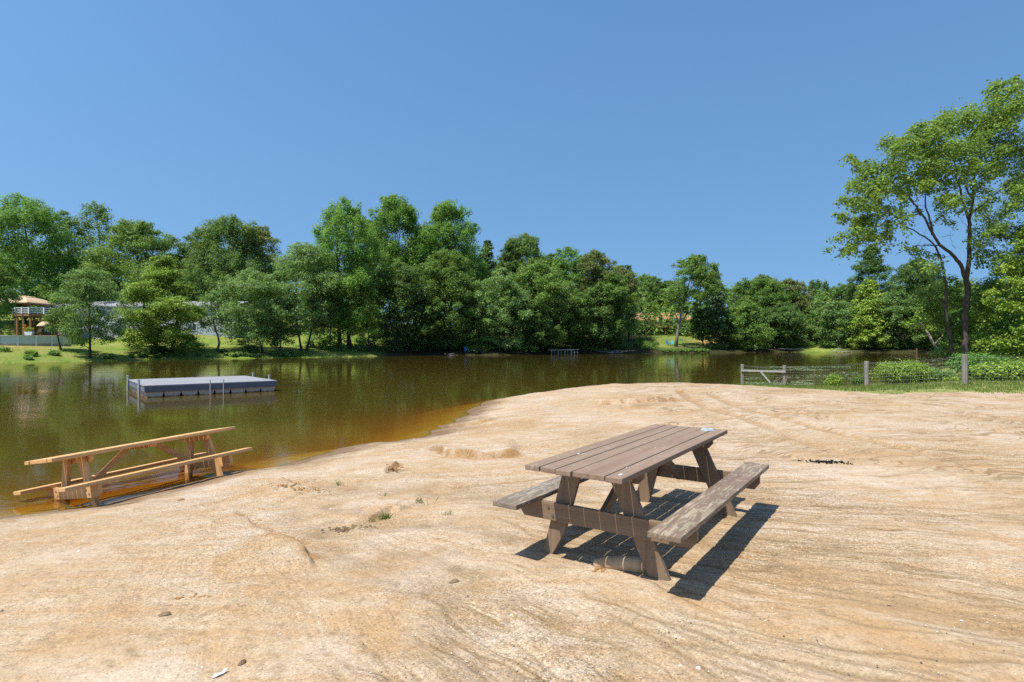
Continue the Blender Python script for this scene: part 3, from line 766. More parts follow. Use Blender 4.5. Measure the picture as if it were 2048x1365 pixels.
bush('shore_bush', 1190, 695, 60, 133, 'mid', 'low bush just past the broken dock', group=GB)
bush('shore_bush', 1310, 676, 44, 168, 'yellow', 'clipped bright bush below the red-roofed house', group=GB)
bush('shore_bush', 1300, 694, 60, 143, 'dark', 'dark bush at the waterline below the blue garden chairs', group=GB)
bush('shore_bush', 1390, 690, 50, 149, 'olive', 'brownish bush under the orange earth bank', group=GB)
bush('shore_bush', 1612, 676, 40, 170, 'yellow', 'light leafy bush behind the sunny grass spit', group=GB)
bush('shore_bush', 1790, 680, 70, 150, 'yellow', 'pale leafy bush at the far edge of the lily pads', group=GB)
bush('shore_bush', 1740, 690, 60, 152.5, 'mid', 'bush by the fallen bleached branches', group=GB)

# ------------------------------------------------------------------ the big tree by the fence
MAPLE = mat_leaf('leaf_maple', (.066, .130, .022), (.140, .250, .040), (.26, .38, .08), .45)
def big_tree():
    rng = np.random.default_rng(12)
    Y0 = 28.5
    X0 = at(1928, Y0); zb = hgt(X0, Y0)
    root = empty('maple_tree', (X0, Y0, zb - .1), label='big near tree with a forked leaning trunk and open crown behind the wire fence', cat='tree')
    def L(px, py, dy=0.0):
        Y = Y0 + dy
        return Vector((at(px, Y) - X0, dy, zat(py, Y) - zb + .1))
    mb = MB()
    def limb(pts, r0, r1, n=8):
        P = [L(*p) for p in pts]; k = len(P)
        # smooth it
        Q = []
        for i in range(k - 1):
            a = P[max(i - 1, 0)]; b = P[i]; c = P[i + 1]; d = P[min(i + 2, k - 1)]
            for s in range(4):
                t = s / 4
                Q.append(.5 * ((2 * b) + (-a + c) * t + (2 * a - 5 * b + 4 * c - d) * t * t + (-a + 3 * b - 3 * c + d) * t ** 3))
        Q.append(P[-1]); m = len(Q)
        Q = [q + Vector(rng.normal(size=3) * .02) for q in Q]
        mb.tube(Q, [.80 * (r0 + (r1 - r0) * (i / (m - 1))) for i in range(m)], n)
    limb([(1930, 722, 0), (1931, 690, 0), (1930, 640, .1), (1935, 590, .1), (1932, 558, 0)], .19, .15)
    limb([(1932, 562, 0), (1938, 520, .2), (1940, 470, .4), (1938, 440, .5), (1945, 400, .8), (1950, 330, 1.2), (1965, 250, 1.4), (1990, 200, 1.5)], .14, .03)
    limb([(1932, 565, 0), (1921, 530, -.2), (1905, 510, -.3), (1880, 490, -.5), (1860, 460, -.8), (1845, 430, -1.0), (1820, 400, -1.2), (1800, 378, -1.3)], .12, .03)
    limb([(1908, 722, .4), (1898, 660, .3), (1893, 620, .2), (1892, 580, .1), (1888, 545, 0), (1880, 515, 0), (1868, 490, .1), (1840, 470, .2), (1815, 455, .3)], .11, .03)
    limb([(1865, 468, -.7), (1856, 430, -.3), (1850, 400, .2), (1858, 360, .6)], .07, .02, 6)
    limb([(1940, 430, .5), (1965, 410, .2), (1995, 385, 0), (2020, 365, -.2), (2050, 350, -.3)], .07, .02, 6)
    limb([(1938, 440, .5), (1925, 400, 0), (1915, 360, -.4), (1905, 300, -.6), (1900, 262, -.5)], .08, .02, 6)
    limb([(1945, 400, .8), (1930, 370, 1.1), (1918, 320, 1.4), (1880, 280, 1.5), (1850, 262, 1.4)], .06, .02, 6)
    limb([(1845, 430, -1), (1812, 432, -1.2), (1780, 440, -1.3), (1745, 460, -1.2)], .045, .012, 5)
    limb([(1835, 415, -1), (1810, 385, -.8), (1775, 365, -.6), (1740, 350, -.4)], .045, .012, 5)
    limb([(1880, 490, -.5), (1850, 492, -.2), (1825, 496, 0), (1790, 510, .2)], .04, .01, 5)
    limb([(1893, 620, .2), (1880, 600, .1), (1862, 585, 0)], .06, .02, 6)
    limb([(1950, 330, 1.2), (1985, 290, 1.0), (2015, 240, .8), (2030, 200, .8)], .05, .015, 5)
    # bare twigs
    for a in range(60):
        px = rng.uniform(1800, 2010); py = rng.uniform(330, 520)
        dx, dy = rng.uniform(-45, 45), rng.uniform(-45, 5)
        d = rng.uniform(-1.2, 1.2)
        limb([(px, py, d), (px + dx * .5, py + dy * .4, d + .1), (px + dx, py + dy, d + rng.uniform(-.4, .4))], .014, .005, 4)
    mb.build('trunk', BARK, root, smooth=True)
    # foliage: sprays, in photo rows and columns of the crown (x, y, radius px, weight)
    sprays = [(2010, 195, 40, 1), (2025, 225, 45, 1), (1985, 230, 42, 1), (1960, 250, 42, 1), (1930, 258, 42, 1), (1900, 262, 40, 1), (1868, 255, 36, 1), (1845, 262, 34, 1), (1850, 295, 40, 1),
              (1815, 288, 36, 1), (1795, 300, 34, 1), (1830, 325, 40, 1), (1870, 320, 40, .8), (1910, 300, 45, .8), (1950, 300, 50, .8), (1995, 280, 50, 1), (2035, 280, 50, 1), (1785, 330, 28, .8),
              (1725, 330, 26, .6), (1710, 322, 16, .7), (1735, 360, 34, 1), (1760, 345, 30, 1), (1720, 388, 34, 1), (1760, 380, 38, 1), (1790, 365, 34, .9), (1705, 415, 30, 1), (1742, 412, 36, 1), (1785, 400, 36, .8),
              (1692, 432, 22, .8), (1725, 445, 34, 1), (1765, 435, 32, .9), (1715, 480, 32, 1), (1745, 475, 30, .8), (1694, 490, 24, .8), (1775, 470, 28, .6), (1800, 440, 30, .4),
              (1855, 355, 34, .7), (1890, 345, 34, .7), (1850, 380, 30, .6), (1905, 385, 32, .9), (1915, 410, 30, .8), (1895, 400, 26, .8), (1950, 370, 34, .7), (1985, 340, 40, .8), (2030, 330, 50, .9),
              (1960, 345, 30, .6), (2040, 390, 40, .7), (1880, 440, 22, .3), (1925, 340, 26, .5), (1820, 360, 28, .6), (2000, 450, 34, .5), (1950, 480, 30, .4), (1985, 415, 26, .3), (1905, 575, 30, .8), (1925, 610, 30, .8), (1870, 622, 40, .9), (1898, 690, 42, 1), (1962, 600, 40, .9), (1990, 560, 46, .9), (1852, 590, 32, .7), (1945, 690, 36, .9), (1975, 510, 40, .7),
              (1890, 640, 34, .9), (1915, 665, 32, .9), (1950, 640, 36, .9), (1820, 500, 26, .35), (1850, 520, 26, .35), (1870, 545, 30, .4), (2040, 215, 36, 1), (2015, 175, 24, .8), (2030, 168, 18, .6)]
    cs = []; rs = []; ws = []
    for (px, py, r, wgt) in sprays:
        for s in range(8):
            d = rng.normal() * 1.2 if py < 560 else abs(rng.normal()) * 1.2 + .75
            c = L(px + rng.normal() * r * .50, py + rng.normal() * r * .42, d)
            cs.append(c); rs.append(r / F * Y0 * rng.uniform(.30, .62)); ws.append(wgt)
    cs = np.array([tuple(c) for c in cs]); rs = np.array(rs); ws = np.array(ws)
    Cn, N, S = lobe_leaves(rng, cs, rs, .70, 105 * ws * (rs / .36) ** 1.4, .11, drop=.45)
    # loose leaves along the outer twigs
    nt_ = 260
    ii = rng.choice(len(cs), nt_)
    dr = rng.normal(size=(nt_, 3)); dr[:, 2] = dr[:, 2] * .5 + .15; dr /= np.linalg.norm(dr, axis=1, keepdims=True)
    kk = 12; tt_ = np.tile(np.linspace(.7, 2.0, kk), nt_)
    C3 = np.repeat(cs[ii], kk, 0) + np.repeat(dr, kk, 0) * (tt_ * np.repeat(rs[ii], kk))[:, None] + rng.normal(size=(nt_ * kk, 3)) * .05
    C3[:, 2] -= .10 * (tt_ - .7) ** 2
    Cn = np.concatenate([Cn, C3]); N = np.concatenate([N, rng.normal(size=(nt_ * kk, 3)) + [0, 0, .7]]); S = np.concatenate([S, .12 * rng.uniform(.7, 1.2, nt_ * kk)])
    leaf_mesh('crown', Cn, N, S, MAPLE, root, rng, wid=.75)
big_tree()
def near_tree(name, px, ytop, wpx, Y, ybot, mat, label, dens, shape='round', seed=1, lk=.13, rt=.14):
    return make_tree(name, px, ytop, wpx, Y, ybot, shape, mat, label, dens, leafk=lk / max(.0026 * Y, .09), rt=rt, seed=seed)
near_tree('maple_tree', 2080, 425, 205, 27.0, 715, 'yellow', 'yellow-green tree filling the edge of the picture beside the big forked tree', .85, 'tier', 5)
near_tree('maple_tree', 2110, 300, 200, 33.0, 600, 'dark', 'darker tree behind the yellow-green edge tree', .8, 'oval', 6)
near_tree('maple_tree', 1995, 560, 110, 35.5, 715, 'mid', 'mid green tree tucked in behind the big forked trunk', .8, 'oval', 8)
near_tree('maple_tree', 2020, 610, 110, 32.0, 722, 'bright', 'low leafy tree over the vines at the fence corner', .8, 'round', 9)
# the leaning dead stem over the lily pads
def snag():
    Y = 33.0; X = at(1905, Y); zb = hgt(X, Y)
    r = empty('leaning_snag', (X, Y, zb - .1), label='bare grey leaning stem reaching over the lily pads beside the big forked tree', cat='dead tree')
    L = lambda px, py, d=0: (at(px, Y + d) - X, d, zat(py, Y + d) - zb + .1)
    mb = MB().tube([L(1908, 728), L(1885, 708), L(1868, 690, .2), L(1858, 670, .4), L(1848, 655, .6), L(1838, 640, .8)], [.10, .09, .08, .065, .05, .03], 8)
    mb.tube([L(1868, 690, .2), L(1885, 672, .5), L(1890, 655, .6)], [.04, .03, .015], 6).tube([L(1852, 660, .5), L(1835, 655, .7), L(1822, 648, .8)], [.03, .02, .01], 6)
    mb.build('trunk', PALE, r, smooth=True)
    rng = np.random.default_rng(4)
    c = np.array([L(1840, 640, .8), L(1822, 650, .7), L(1862, 655, .5), L(1850, 625, .6)])
    Cn, N, S = lobe_leaves(rng, c, np.array([.6, .5, .5, .6]), .6, np.full(4, 110), .13)
    leaf_mesh('crown', Cn, N, S, LEAF['yellow'], r, rng)
snag()
# bushes by the fence
GV = 'bushes along the wire fence'
bush('fence_bush', 1800, 718, 128, 25.2, 'yellow', 'large round bush against the wire fence between two posts', 1.7, .062, GV)
bush('fence_bush', 1868, 735, 80, 25.0, 'gray', 'greyer straggling bush leaning on the large round fence bush', 1.1, .06, GV)
bush('fence_bush', 1668, 745, 34, 25.6, 'yellow', 'small tuft of shoots at the fence over the lily pads', .7, .05, GV)
bush('fence_bush', 1718, 745, 30, 25.6, 'mid', 'weedy bush at the foot of the short fence post', .6, .05, GV)
bush('fence_vine', 1985, 722, 70, 23.6, 'yellow', 'sunlit broad-leaved vines climbing the wire past the tall post', .9, .10, GV)
bush('fence_vine', 2040, 715, 80, 23.4, 'yellow', 'vines heaped on the wire at the picture edge', .9, .10, GV)
bush('fence_vine', 1905, 752, 50, 24.3, 'yellow', 'low vines at the foot of the tall fence post', .8, .07, GV)
bush('fence_vine', 1960, 700, 130, 27.0, 'bright', 'green thicket behind the vines and the big forked trunk', 1.0, .10, GV)
bush('fence_vine', 1945, 750, 60, 23.9, 'olive', 'reddish green brambles beside the tall fence post', .7, .06, GV)

# ------------------------------------------------------------------ picnic tables
BROWN = [mat_wood('brown_paint_%s' % 'xyz'[a], (.238, .165, .104), (.150, .100, .063), a) for a in range(3)]
BTOP = mat_wood('brown_top', (.260, .188, .135), (.180, .124, .088), 1, (.33, .27, .21), -.10, .72, .15)
BSEAT = mat_wood('brown_seat_worn', (.215, .155, .110), (.135, .095, .066), 1, (.34, .28, .20), .03, .6, .3)
BSEAT2 = mat_wood('brown_seat_faded', (.225, .180, .138), (.125, .096, .070), 1, (.34, .29, .22), .05, .6, .3)
CEDAR = [mat_wood('fresh_timber_%s' % 'xyz'[a], (.66, .405, .180), (.47, .255, .100), a) for a in range(3)]
BOLT = plain('bolt_metal', (.10, .085, .075), .6, .4)

def picnic(root, W_, sh, L_, Lb, hb, legs, mats, top_m, seat_m, seat_m2, beam_h=.14, seed=1, taper=True, th=.038):
    rng = random.Random(seed)
    X, Y_, Z_ = mats
    HT = .76
    n = 6; gap = .007; bw = (W_ - gap * (n - 1)) / n
    mb = MB()
    for i in range(n):
        u = -W_ / 2 + sh + bw / 2 + i * (bw + gap)
        mb.box((u, rng.uniform(-.008, .008), HT - th / 2 + rng.uniform(-.002, .002)), (bw, L_ + rng.uniform(-.015, .01), th), (0, rng.uniform(-.006, .006), 0))
    mb.build('tabletop', top_m, root, bevel=.006)
    for s, m_ in ((1, seat_m), (-1, seat_m2)):
        MB().box((s * .617, 0, hb - th / 2), (.218, Lb, th), (0, 0, rng.uniform(-.004, .004))).build('seat', m_, root, bevel=.006)
    lv = .93
    for e in (-1, 1):
        for (to, ti, fo, fi), s in ((legs[0], -1), (legs[1], 1)):
            zt = HT - th - .003
            if taper and s < 0 and e < 0:
                k = .17; pi = ti + (fi - ti) * (zt - k) / zt; 
                poly = [(to, zt), (fo, -.05), (fo + .075, -.05), (fi - .005 + (pi - fi) * 1.0, k), (ti, zt)]
            else:
                poly = [(to, zt), (fo, -.06), (fi, -.06), (ti, zt)]
            a, b = (-lv, -lv + th) if e < 0 else (lv - th, lv)
            MB().prism(poly, 'y', a, b).build('leg', Z_, root, bevel=.004)
        # beam across the legs, just under the seats, ends cut back
        y0, y1 = (-lv - th - .002, -lv - .002) if e < 0 else (lv + .002, lv + th + .002)
        zt = hb - th - .002; zb_ = zt - beam_h
        bo = .715
        bm_ = MB().prism([(-bo, zt), (-bo, zb_ + .06), (-bo + .045, zb_), (bo - .045, zb_), (bo, zb_ + .06), (bo, zt)], 'y', y0, y1).build('crossbeam', X, root, bevel=.004)
        for u in (-.44, -.40, .40, .47):
            zz_ = (zt + zb_) / 2 + (.03 if u in (-.44, .40) else -.03)
            yf = y0 if e < 0 else y1
            MB().tube([(u, yf + .01 * -e, zz_), (u, yf + .006 * e, zz_)], .012, 10).build('bolt', BOLT, bm_)
        # cleat under the top
        yc = e * (lv - th - .004 - th / 2)
        zc = HT - th - .003
        MB().prism([(-.355 + sh, zc), (-.355 + sh, zc - .045), (-.315 + sh, zc - .09), (.315 + sh, zc - .09), (.355 + sh, zc - .045), (.355 + sh, zc)], 'y', yc - th / 2, yc + th / 2).build('cleat', X, root, bevel=.004)
        # brace from the beam up to the middle of the top
        p0 = Vector((sh * .5 - .01, e * (lv - th - .01), zb_ + .05)); p1 = Vector((sh * .5 - .01, e * .22, HT - th - .02))
        d = (p1 - p0); an = math.atan2(d.z, d.y)
        MB().box((p0 + p1) / 2, (.038, d.length, .085), (an, 0, 0)).build('brace', Y_, root, bevel=.004)
    MB().box((sh, 0, HT - th - .024), (.62, .085, .04)).build('cleat', X, root, bevel=.004)

t1 = empty('picnic_table', (TX, TY, 0), (0, 0, TYAW), label='worn brown painted picnic table standing on the dry sand', cat='picnic table', group='picnic tables')
picnic(t1, .768, -.05, 2.606, 2.626, .45, [(-.318, -.16, -.527, -.37), (.19, .03, .545, .385)], BROWN, BTOP, BSEAT, BSEAT2)
SPL = plain('white_splash', (.62, .65, .68), .5, .3)
def blob(mb, c, rx, ry, h, seed, n=14, hollow=False):
    r = random.Random(seed); ring = []
    for k in range(n):
        a = 2 * math.pi * k / n; q = r.uniform(.78, 1.1); ring.append((rx * q * math.cos(a), ry * q * math.sin(a)))
    vs = [(c[0] + x, c[1] + y, c[2]) for x, y in ring] + [(c[0] + x * .72, c[1] + y * .72, c[2] + h * r.uniform(.7, 1)) for x, y in ring] + [(c[0], c[1], c[2] + h * .95)]
    fs = [(k, (k + 1) % n, n + (k + 1) % n, n + k) for k in range(n)] + [(n + k, n + (k + 1) % n, 2 * n) for k in range(n)] + [tuple(range(n))[::-1]]
    mb.add(vs, fs); return mb
mb = MB()
for (u, v, rx, ry, sd_) in [(-.31, -.72, .014, .010, 1), (-.28, -.70, .006, .005, 2), (.10, -.12, .008, .012, 3), (-.36, -.95, .006, .004, 4), (.27, -1.2, .010, .03, 5), (.22, -.98, .005, .006, 6), (-.05, .4, .005, .006, 7)]:
    blob(MB(), (u, v, .7605), rx, ry, .0015, sd_, 9).build('paint_splash', SPL, t1)
# clear lid on the far end of the top
tl = NT('clear_plastic'); tr_ = tl.n('ShaderNodeBsdfTransparent'); tr_.inputs[0].default_value = (.9, .93, .96, 1)
mx = tl.n('ShaderNodeMixShader'); mx.inputs[0].default_value = .72; tl.l(tr_.outputs[0], mx.inputs[1]); tl.l(tl.bsdf((.42, .47, .53), .15, .6), mx.inputs[2])
CLEAR = tl.done(mx.outputs[0])
lx = TX + math.cos(TYAW) * .17 - math.sin(TYAW) * 1.14; ly = TY + math.sin(TYAW) * .17 + math.cos(TYAW) * 1.14
lid = blob(MB(), (0, 0, 0), .075, .062, .022, 21, 20).build('plastic_lid', CLEAR, smooth=False)
lid.location = (lx, ly, .7625); tag(lid, 'whitish clear plastic lid lying on the far end of the brown tabletop', 'lid')

t2 = empty('picnic_table', (-5.601, 8.743, -.616), (.033, -.158, -.502), label='fresh pale timber picnic table tilted with its feet in the pond edge', cat='picnic table', group='picnic tables')
picnic(t2, .768, 0, 2.652, 2.719, .368, [(-.275, -.12, -.527, -.37), (.275, .12, .527, .37)], CEDAR, CEDAR[1], CEDAR[1], CEDAR[1], .17, 5, False, .05)

# ------------------------------------------------------------------ things lying on the sand
def lay(o, px, py, z=None, dz=0.0, rz=0.0):
    zz_ = -.05
    for i in range(4):
        x, y = on(px, py, zz_); zz_ = hgt(x, y)
    o.location = (x, y, zz_ + dz); o.rotation_euler[2] = rz
    return o
LOGM = mat_bark('sandy_log', (.34, .22, .11), (.50, .36, .22))
r = random.Random(3)
mb = MB().tube([(-.20, 0, .0), (-.1, .005, .018), (0, 0, .028), (.1, -.004, .03), (.185, 0, .03), (.195, 0, .03)], [.035, .05, .058, .060, .062, .05], 14)
lay(tag(mb.build('log', LOGM, smooth=True), 'sand-coated round log half buried under the brown table by its leg', 'log'), 1243, 1136, rz=-.30)
CHAR = plain('charcoal', (.018, .017, .017), .9, .1)
mb = MB()
for i in range(120):
    a = r.gauss(0, .5); s = r.uniform(.004, .020)
    mb.box((a * .26 , r.gauss(0, .07) * (1 - .3 * abs(a)), s * .3), (s * r.uniform(1, 2.4), s, s * .8), (r.random(), r.random(), r.random() * 3))
lay(tag(mb.build('charcoal_heap', CHAR), 'scatter of black charcoal from a small fire on the open sand', 'charcoal'), 1655, 925, rz=-.2)
PAPER = plain('white_paper', (.62, .64, .64), .5, .3, .04)
mb = MB().add([(-.065, .0, .004), (-.03, .018, .012), (.02, .022, .006), (.055, .03, .02), (.07, .022, .022), (.03, -.002, .004), (-.01, -.016, .01), (-.045, -.012, .003)], [(0, 1, 6, 7), (1, 2, 5, 6), (2, 3, 4, 5)])
mb.v = [(x * .6, y * .7, z * .7) for x, y, z in mb.v]
o = lay(tag(mb.build('paper_scrap', PAPER), 'torn white scrap of paper on the sand at the lower picture edge', 'paper'), 440, 1352, dz=.003, rz=.75)
sm = o.modifiers.new('thick', 'SOLIDIFY'); sm.thickness = .0015
DRIFT = mat_bark('drift_chip', (.13, .085, .05), (.26, .18, .11))
def chip(px, py, l, wd, rz, label, seed):
    r = random.Random(seed)
    mb = MB().add([(-l / 2, 0, .002), (-l * .2, wd / 2, .012), (l * .3, wd * .4, .016), (l / 2, 0, .008), (l * .25, -wd * .4, .006), (-l * .25, -wd * .5, .003), (-l * .1, 0, .022), (l * .25, .0, .024)],
                  [(0, 5, 6, 1), (1, 6, 7, 2), (2, 7, 3), (3, 7, 4), (4, 7, 6, 5), (0, 1, 2, 3, 4, 5)])
    lay(tag(mb.build('wood_chip', DRIFT), label, 'wood chip', 'wood chips on the sand'), px, py, rz=rz)
chip(329, 1231, .085, .032, .1, 'flat brown wood chip on the orange sand, alone near the picture corner', 1)
chip(362, 998, .10, .03, .6, 'grey-brown wood chip on the bank behind the pale table', 2)
chip(1226, 885, .16, .05, -.2, 'brown stick lying on the sand mound beyond the brown table', 3)
chip(484, 1329, .05, .02, .8, 'tiny brown wood chip next to the white paper scrap', 4)
chip(908, 1165, .08, .03, .2, 'small tan wood chip in the wash channel before the brown table', 5)
DIRT = plain('dark_dirt', (.17, .115, .065), .95, .1, .4, 30)
mb = MB()
for i in range(150):
    s = r.uniform(.004, .019); x = r.gauss(0, .09); y = r.gauss(0, .05)
    blob(mb, (x, y, -.006), s, s * r.uniform(.6, 1), s * .8, i, 8)
lay(tag(mb.build('dirt_crumbs', DIRT), 'crumbled dark dirt beside the grass tuft on the sand', 'dirt crumbs', kind='stuff'), 702, 1058)
ORG = plain('orange_sand', (.30, .17, .065), .95, .1, .3, 30)
def clods(px, py, nn, sx, sy, smax, label, seed, rz=0):
    r = random.Random(seed); mb = MB()
    for i in range(nn):
        s = r.uniform(.006, smax * .75)
        blob(mb, (r.gauss(0, sx), r.gauss(0, sy), -.004), s, s * r.uniform(.6, 1), s * .75, seed * 99 + i, 8)
    lay(tag(mb.build('sand_crumbs', ORG), label, 'sand crumbs', kind='stuff'), px, py, rz=rz)
clods(785, 935, 80, .05, .10, .032, 'orange clod of broken sand standing up near the water bend', 1, .3)
clods(600, 975, 80, .20, .05, .028, 'orange crumbs along the washed lip beyond the pale table', 2, -.4)
clods(378, 1196, 30, .06, .02, .02, 'orange crumbs heaped on the smooth sand in the near corner', 3, .2)
clods(512, 1044, 14, .03, .04, .022, 'orange crumbs on the lip of the wash channel', 4)
clods(1205, 1140, 16, .05, .02, .03, 'orange crumbs at the end of the half buried log', 5)
clods(1490, 1112, 20, .06, .02, .022, 'orange crumbs in the shadow of the brown table seat', 6)

# gravel: too many to count
n = 3800
rg = np.random.default_rng(8)
a = rg.uniform(-.75, .75, n); q = 2.6 + rg.random(n) ** 1.8 * 14
X = q * np.sin(a); Y = q * np.cos(a)
sd_ = lake_sd(X, Y); k = sd_ > .2
X, Y = X[k], Y[k]; n = len(X); Z = height(X, Y)
s = rg.uniform(.0025, .0062, n) * np.where(rg.random(n) < .05, rg.uniform(1.5, 2.6, n), 1)
base = np.array([(1, 0, 0), (.4, .9, 0), (-.8, .6, 0), (-.8, -.6, 0), (.4, -.9, 0), (.25, .1, .75), (-.3, -.1, .7)])
V = base[None] * s[:, None, None] * rg.uniform(.7, 1.3, (n, 7, 1))
th = rg.random(n) * 6.28
Vx = V[..., 0] * np.cos(th)[:, None] - V[..., 1] * np.sin(th)[:, None]; Vy = V[..., 0] * np.sin(th)[:, None] + V[..., 1] * np.cos(th)[:, None]
V = np.stack([Vx + X[:, None], Vy + Y[:, None], V[..., 2] + Z[:, None] - .0005], -1)
tri = np.array([(0, 1, 5), (1, 2, 6), (1, 6, 5), (2, 3, 6), (3, 4, 6), (4, 5, 6), (4, 0, 5)])
Fq = (np.arange(n)[:, None, None] * 7 + tri[None]).reshape(-1, 3)
tg = NT('gravel'); gi = tg.n('ShaderNodeNewGeometry').outputs['Random Per Island']
GRAV = tg.done(tg.bsdf(tg.ramp(gi, [(.0, (.09, .075, .06)), (.14, (.17, .13, .095)), (.5, (.36, .26, .17)), (.8, (.55, .45, .35)), (1, (.62, .55, .48))]), .85, .2))
tag(np_mesh('gravel', V.reshape(-1, 3), Fq, GRAV), 'fine gravel and grit strewn over the sand', 'gravel', kind='stuff')

# grass
def blades(name, X, Y, Z, hgt_, wid, mat, rng, parent=None, bend=.35):
    n = len(X); th = rng.random(n) * 6.283; be = rng.random(n) * 6.283
    dx, dy = np.cos(th) * wid / 2, np.sin(th) * wid / 2
    bx, by = np.cos(be) * hgt_ * bend * rng.random(n), np.sin(be) * hgt_ * bend * rng.random(n)
    V = np.stack([np.stack([X - dx, Y - dy, Z], -1), np.stack([X + dx, Y + dy, Z], -1), np.stack([X + bx * .45 + dx * .6, Y + by * .45 + dy * .6, Z + hgt_ * .6], -1),
                  np.stack([X + bx, Y + by, Z + hgt_], -1)], 1)
    return np_mesh(name, V.reshape(-1, 3), np.arange(4 * n).reshape(-1, 4), mat, parent)
GRASS = mat_leaf('grass_blade', (.085, .125, .025), (.155, .215, .045), (.26, .28, .08), .35, .2)
rg = np.random.default_rng(5)
n = 60000
X = rg.uniform(8.5, 34, n); Y = 17.5 + rg.random(n) ** 1.3 * 12
edge = np.interp(X, vx, vy) + (fbm(X * .8, Y * .8, 4, 41) - .5) * 1.6
k = (Y > edge + rg.normal(size=n) * .35) & (lake_sd(X, Y) > .25) & (fbm(X * 1.2, Y * 1.2, 3, 47) > .30 + .25 * np.exp(-np.maximum(Y - edge, 0) / .5))
X, Y = X[k], Y[k]; n = len(X)
tag(blades('grass', X, Y, height(X, Y) - .01, rg.uniform(.05, .15, n), .022 * np.ones(n), GRASS, rg), 'mown grass strip between the sand and the wire fence', 'grass', kind='stuff')
def tuft(px, py, n_, hh, spread, label, seed):
    rng = np.random.default_rng(seed)
    x = rng.normal(size=n_) * spread; y = rng.normal(size=n_) * spread * .6
    o = blades('grass_tuft', x, y, np.zeros(n_) - .004, rng.uniform(.4, 1, n_) * hh, np.ones(n_) * .0045, GRASS, rng, bend=.9)
    lay(tag(o, label, 'grass tuft', 'grass tufts on the sand'), px, py)
tuft(770, 1038, 90, .085, .045, 'fullest green grass tuft on the sand, next to the dark clod', 1)
tuft(742, 1044, 40, .06, .035, 'low grass tuft between the dark clod and the fullest tuft', 2)
tuft(838, 1006, 36, .085, .05, 'thin upright grass tuft on pale sand above the fullest tuft', 3)
tuft(769, 992, 16, .07, .03, 'wispy grass tuft near the sand lip', 4)
tuft(681, 971, 24, .08, .03, 'small grass tuft behind the washed lip, nearest the pond', 5)
tuft(892, 1030, 22, .07, .03, 'sparse grass tuft nearest to the seat of the brown table', 6)

# ------------------------------------------------------------------ swim raft
RDECK = mat_wood('raft_deck', (.27, .272, .285), (.19, .19, .20), 0, None, 0, .8, .2)
RRIM = mat_wood('raft_rim', (.16, .172, .20), (.10, .11, .13), 0, None, 0, .8, .2)
tf = NT('raft_float'); of = tf.obj(); nf = tf.noise(of, 5, 5); sp_ = tf.n('ShaderNodeSeparateXYZ'); tf.l(of, sp_.inputs[0])
cf = tf.mix(tf.ramp(tf.math('ADD', sp_.outputs[2], tf.math('MULTIPLY', tf.math('SUBTRACT', nf, .5), .22)), [(.0, .9), (.07, 0.0)]), (.46, .42, .33), (.16, .075, .03))
RFLOAT = tf.done(tf.bsdf(cf, .7, .2))
PIPE = plain('galvanised_pipe', (.42, .43, .45), .45, .5, .2, 8, .4)
LX, LY = 5.24, 5.34
raft = empty('swim_raft', (-15.01, 23.24, ZW), (0, 0, .696), label='flat grey floating swim raft on the pond', cat='raft')
mb = MB(); nb = 36; bw = LY / nb
for i in range(nb): mb.box((LX / 2, bw * (i + .5), .48), (LX + .04, bw - .012, .04))
mb.build('deck', RDECK, raft, bevel=.004)
mb = MB()
mb.box((LX / 2, .02, .345), (LX, .04, .225)); mb.box((LX / 2, LY - .02, .345), (LX, .04, .225)); mb.box((.02, LY / 2, .3451), (.04, LY - .085, .225)); mb.box((LX - .02, LY / 2, .3451), (.04, LY - .085, .225))
mb.build('rim', RRIM, raft, bevel=.004)
nf_ = 8; fw = (LX - .1) / nf_
for i in range(nf_):
    x0 = .05 + i * fw; x1 = x0 + fw
    MB().prism([(x0 + .012, .232), (x0 + .012, .19), (x0 + .055, .02), (x0 + .09, -.25), (x1 - .09, -.25), (x1 - .055, .02), (x1 - .012, .19), (x1 - .012, .232)], 'y', .07, LY - .07).build('float', RFLOAT, raft, bevel=.01)
for (x, y, z0, z1, rr) in [(-.05, 5.0, -.6, .68, .045), (-.05, 1.2, -.6, .66, .045), (2.42, -.03, -.5, .60, .022), (2.95, -.03, -.5, .60, .022), (LX + .05, 4.0, -.6, .68, .045), (LX + .05, 1.3, -.6, .68, .045)]:
    p = MB().tube([(x, y, z0), (x, y, z1)], rr, 12).build('post', PIPE, raft, smooth=False)
    MB().tube([(x, y, z1 + .001), (x, y, z1 + .035)], rr * 1.35, 12).build('cap', PIPE, p)

# ------------------------------------------------------------------ wire fence
FPOST = mat_wood('grey_post', (.27, .245, .21), (.14, .125, .105), 2, None, 0, .9, .15)
WIRE = plain('fence_wire', (.26, .27, .27), .5, .4, .1, 5, .3)
FP = [(12.75, 31.5, 729), (14.65, 30.6, 731), (15.45, 24.8, 723), (17.7, 22.25, 709), (22.4, 21.2, 704)]
x0, y0 = FP[0][0], FP[0][1]
fence = empty('wire_fence', (x0, y0, ZW), label='wire mesh fence on weathered grey posts running from the water to the trees', cat='fence')
tops = []
for i, (x, y, pt) in enumerate(FP):
    zt = zat(pt, y) - ZW; tops.append((x - x0, y - y0, zt))
    zb_ = min(hgt(x, y), ZW + .4) - ZW - .5
    rr = .095 if i != 3 else .105
    MB().tube([(x - x0, y - y0, zb_), (x - x0 + .005, y - y0, (zb_ + zt) / 2), (x - x0, y - y0, zt - .02), (x - x0, y - y0, zt)], [rr * 1.03, rr, rr * .97, rr * .85], 12).build('post', FPOST, fence)
a, b = Vector(tops[0]), Vector(tops[1])
off = Vector((-.02, -.12, 0))
FRAIL = mat_wood('grey_rail', (.42, .41, .39), (.24, .23, .21), 0, None, 0, .9, .15)
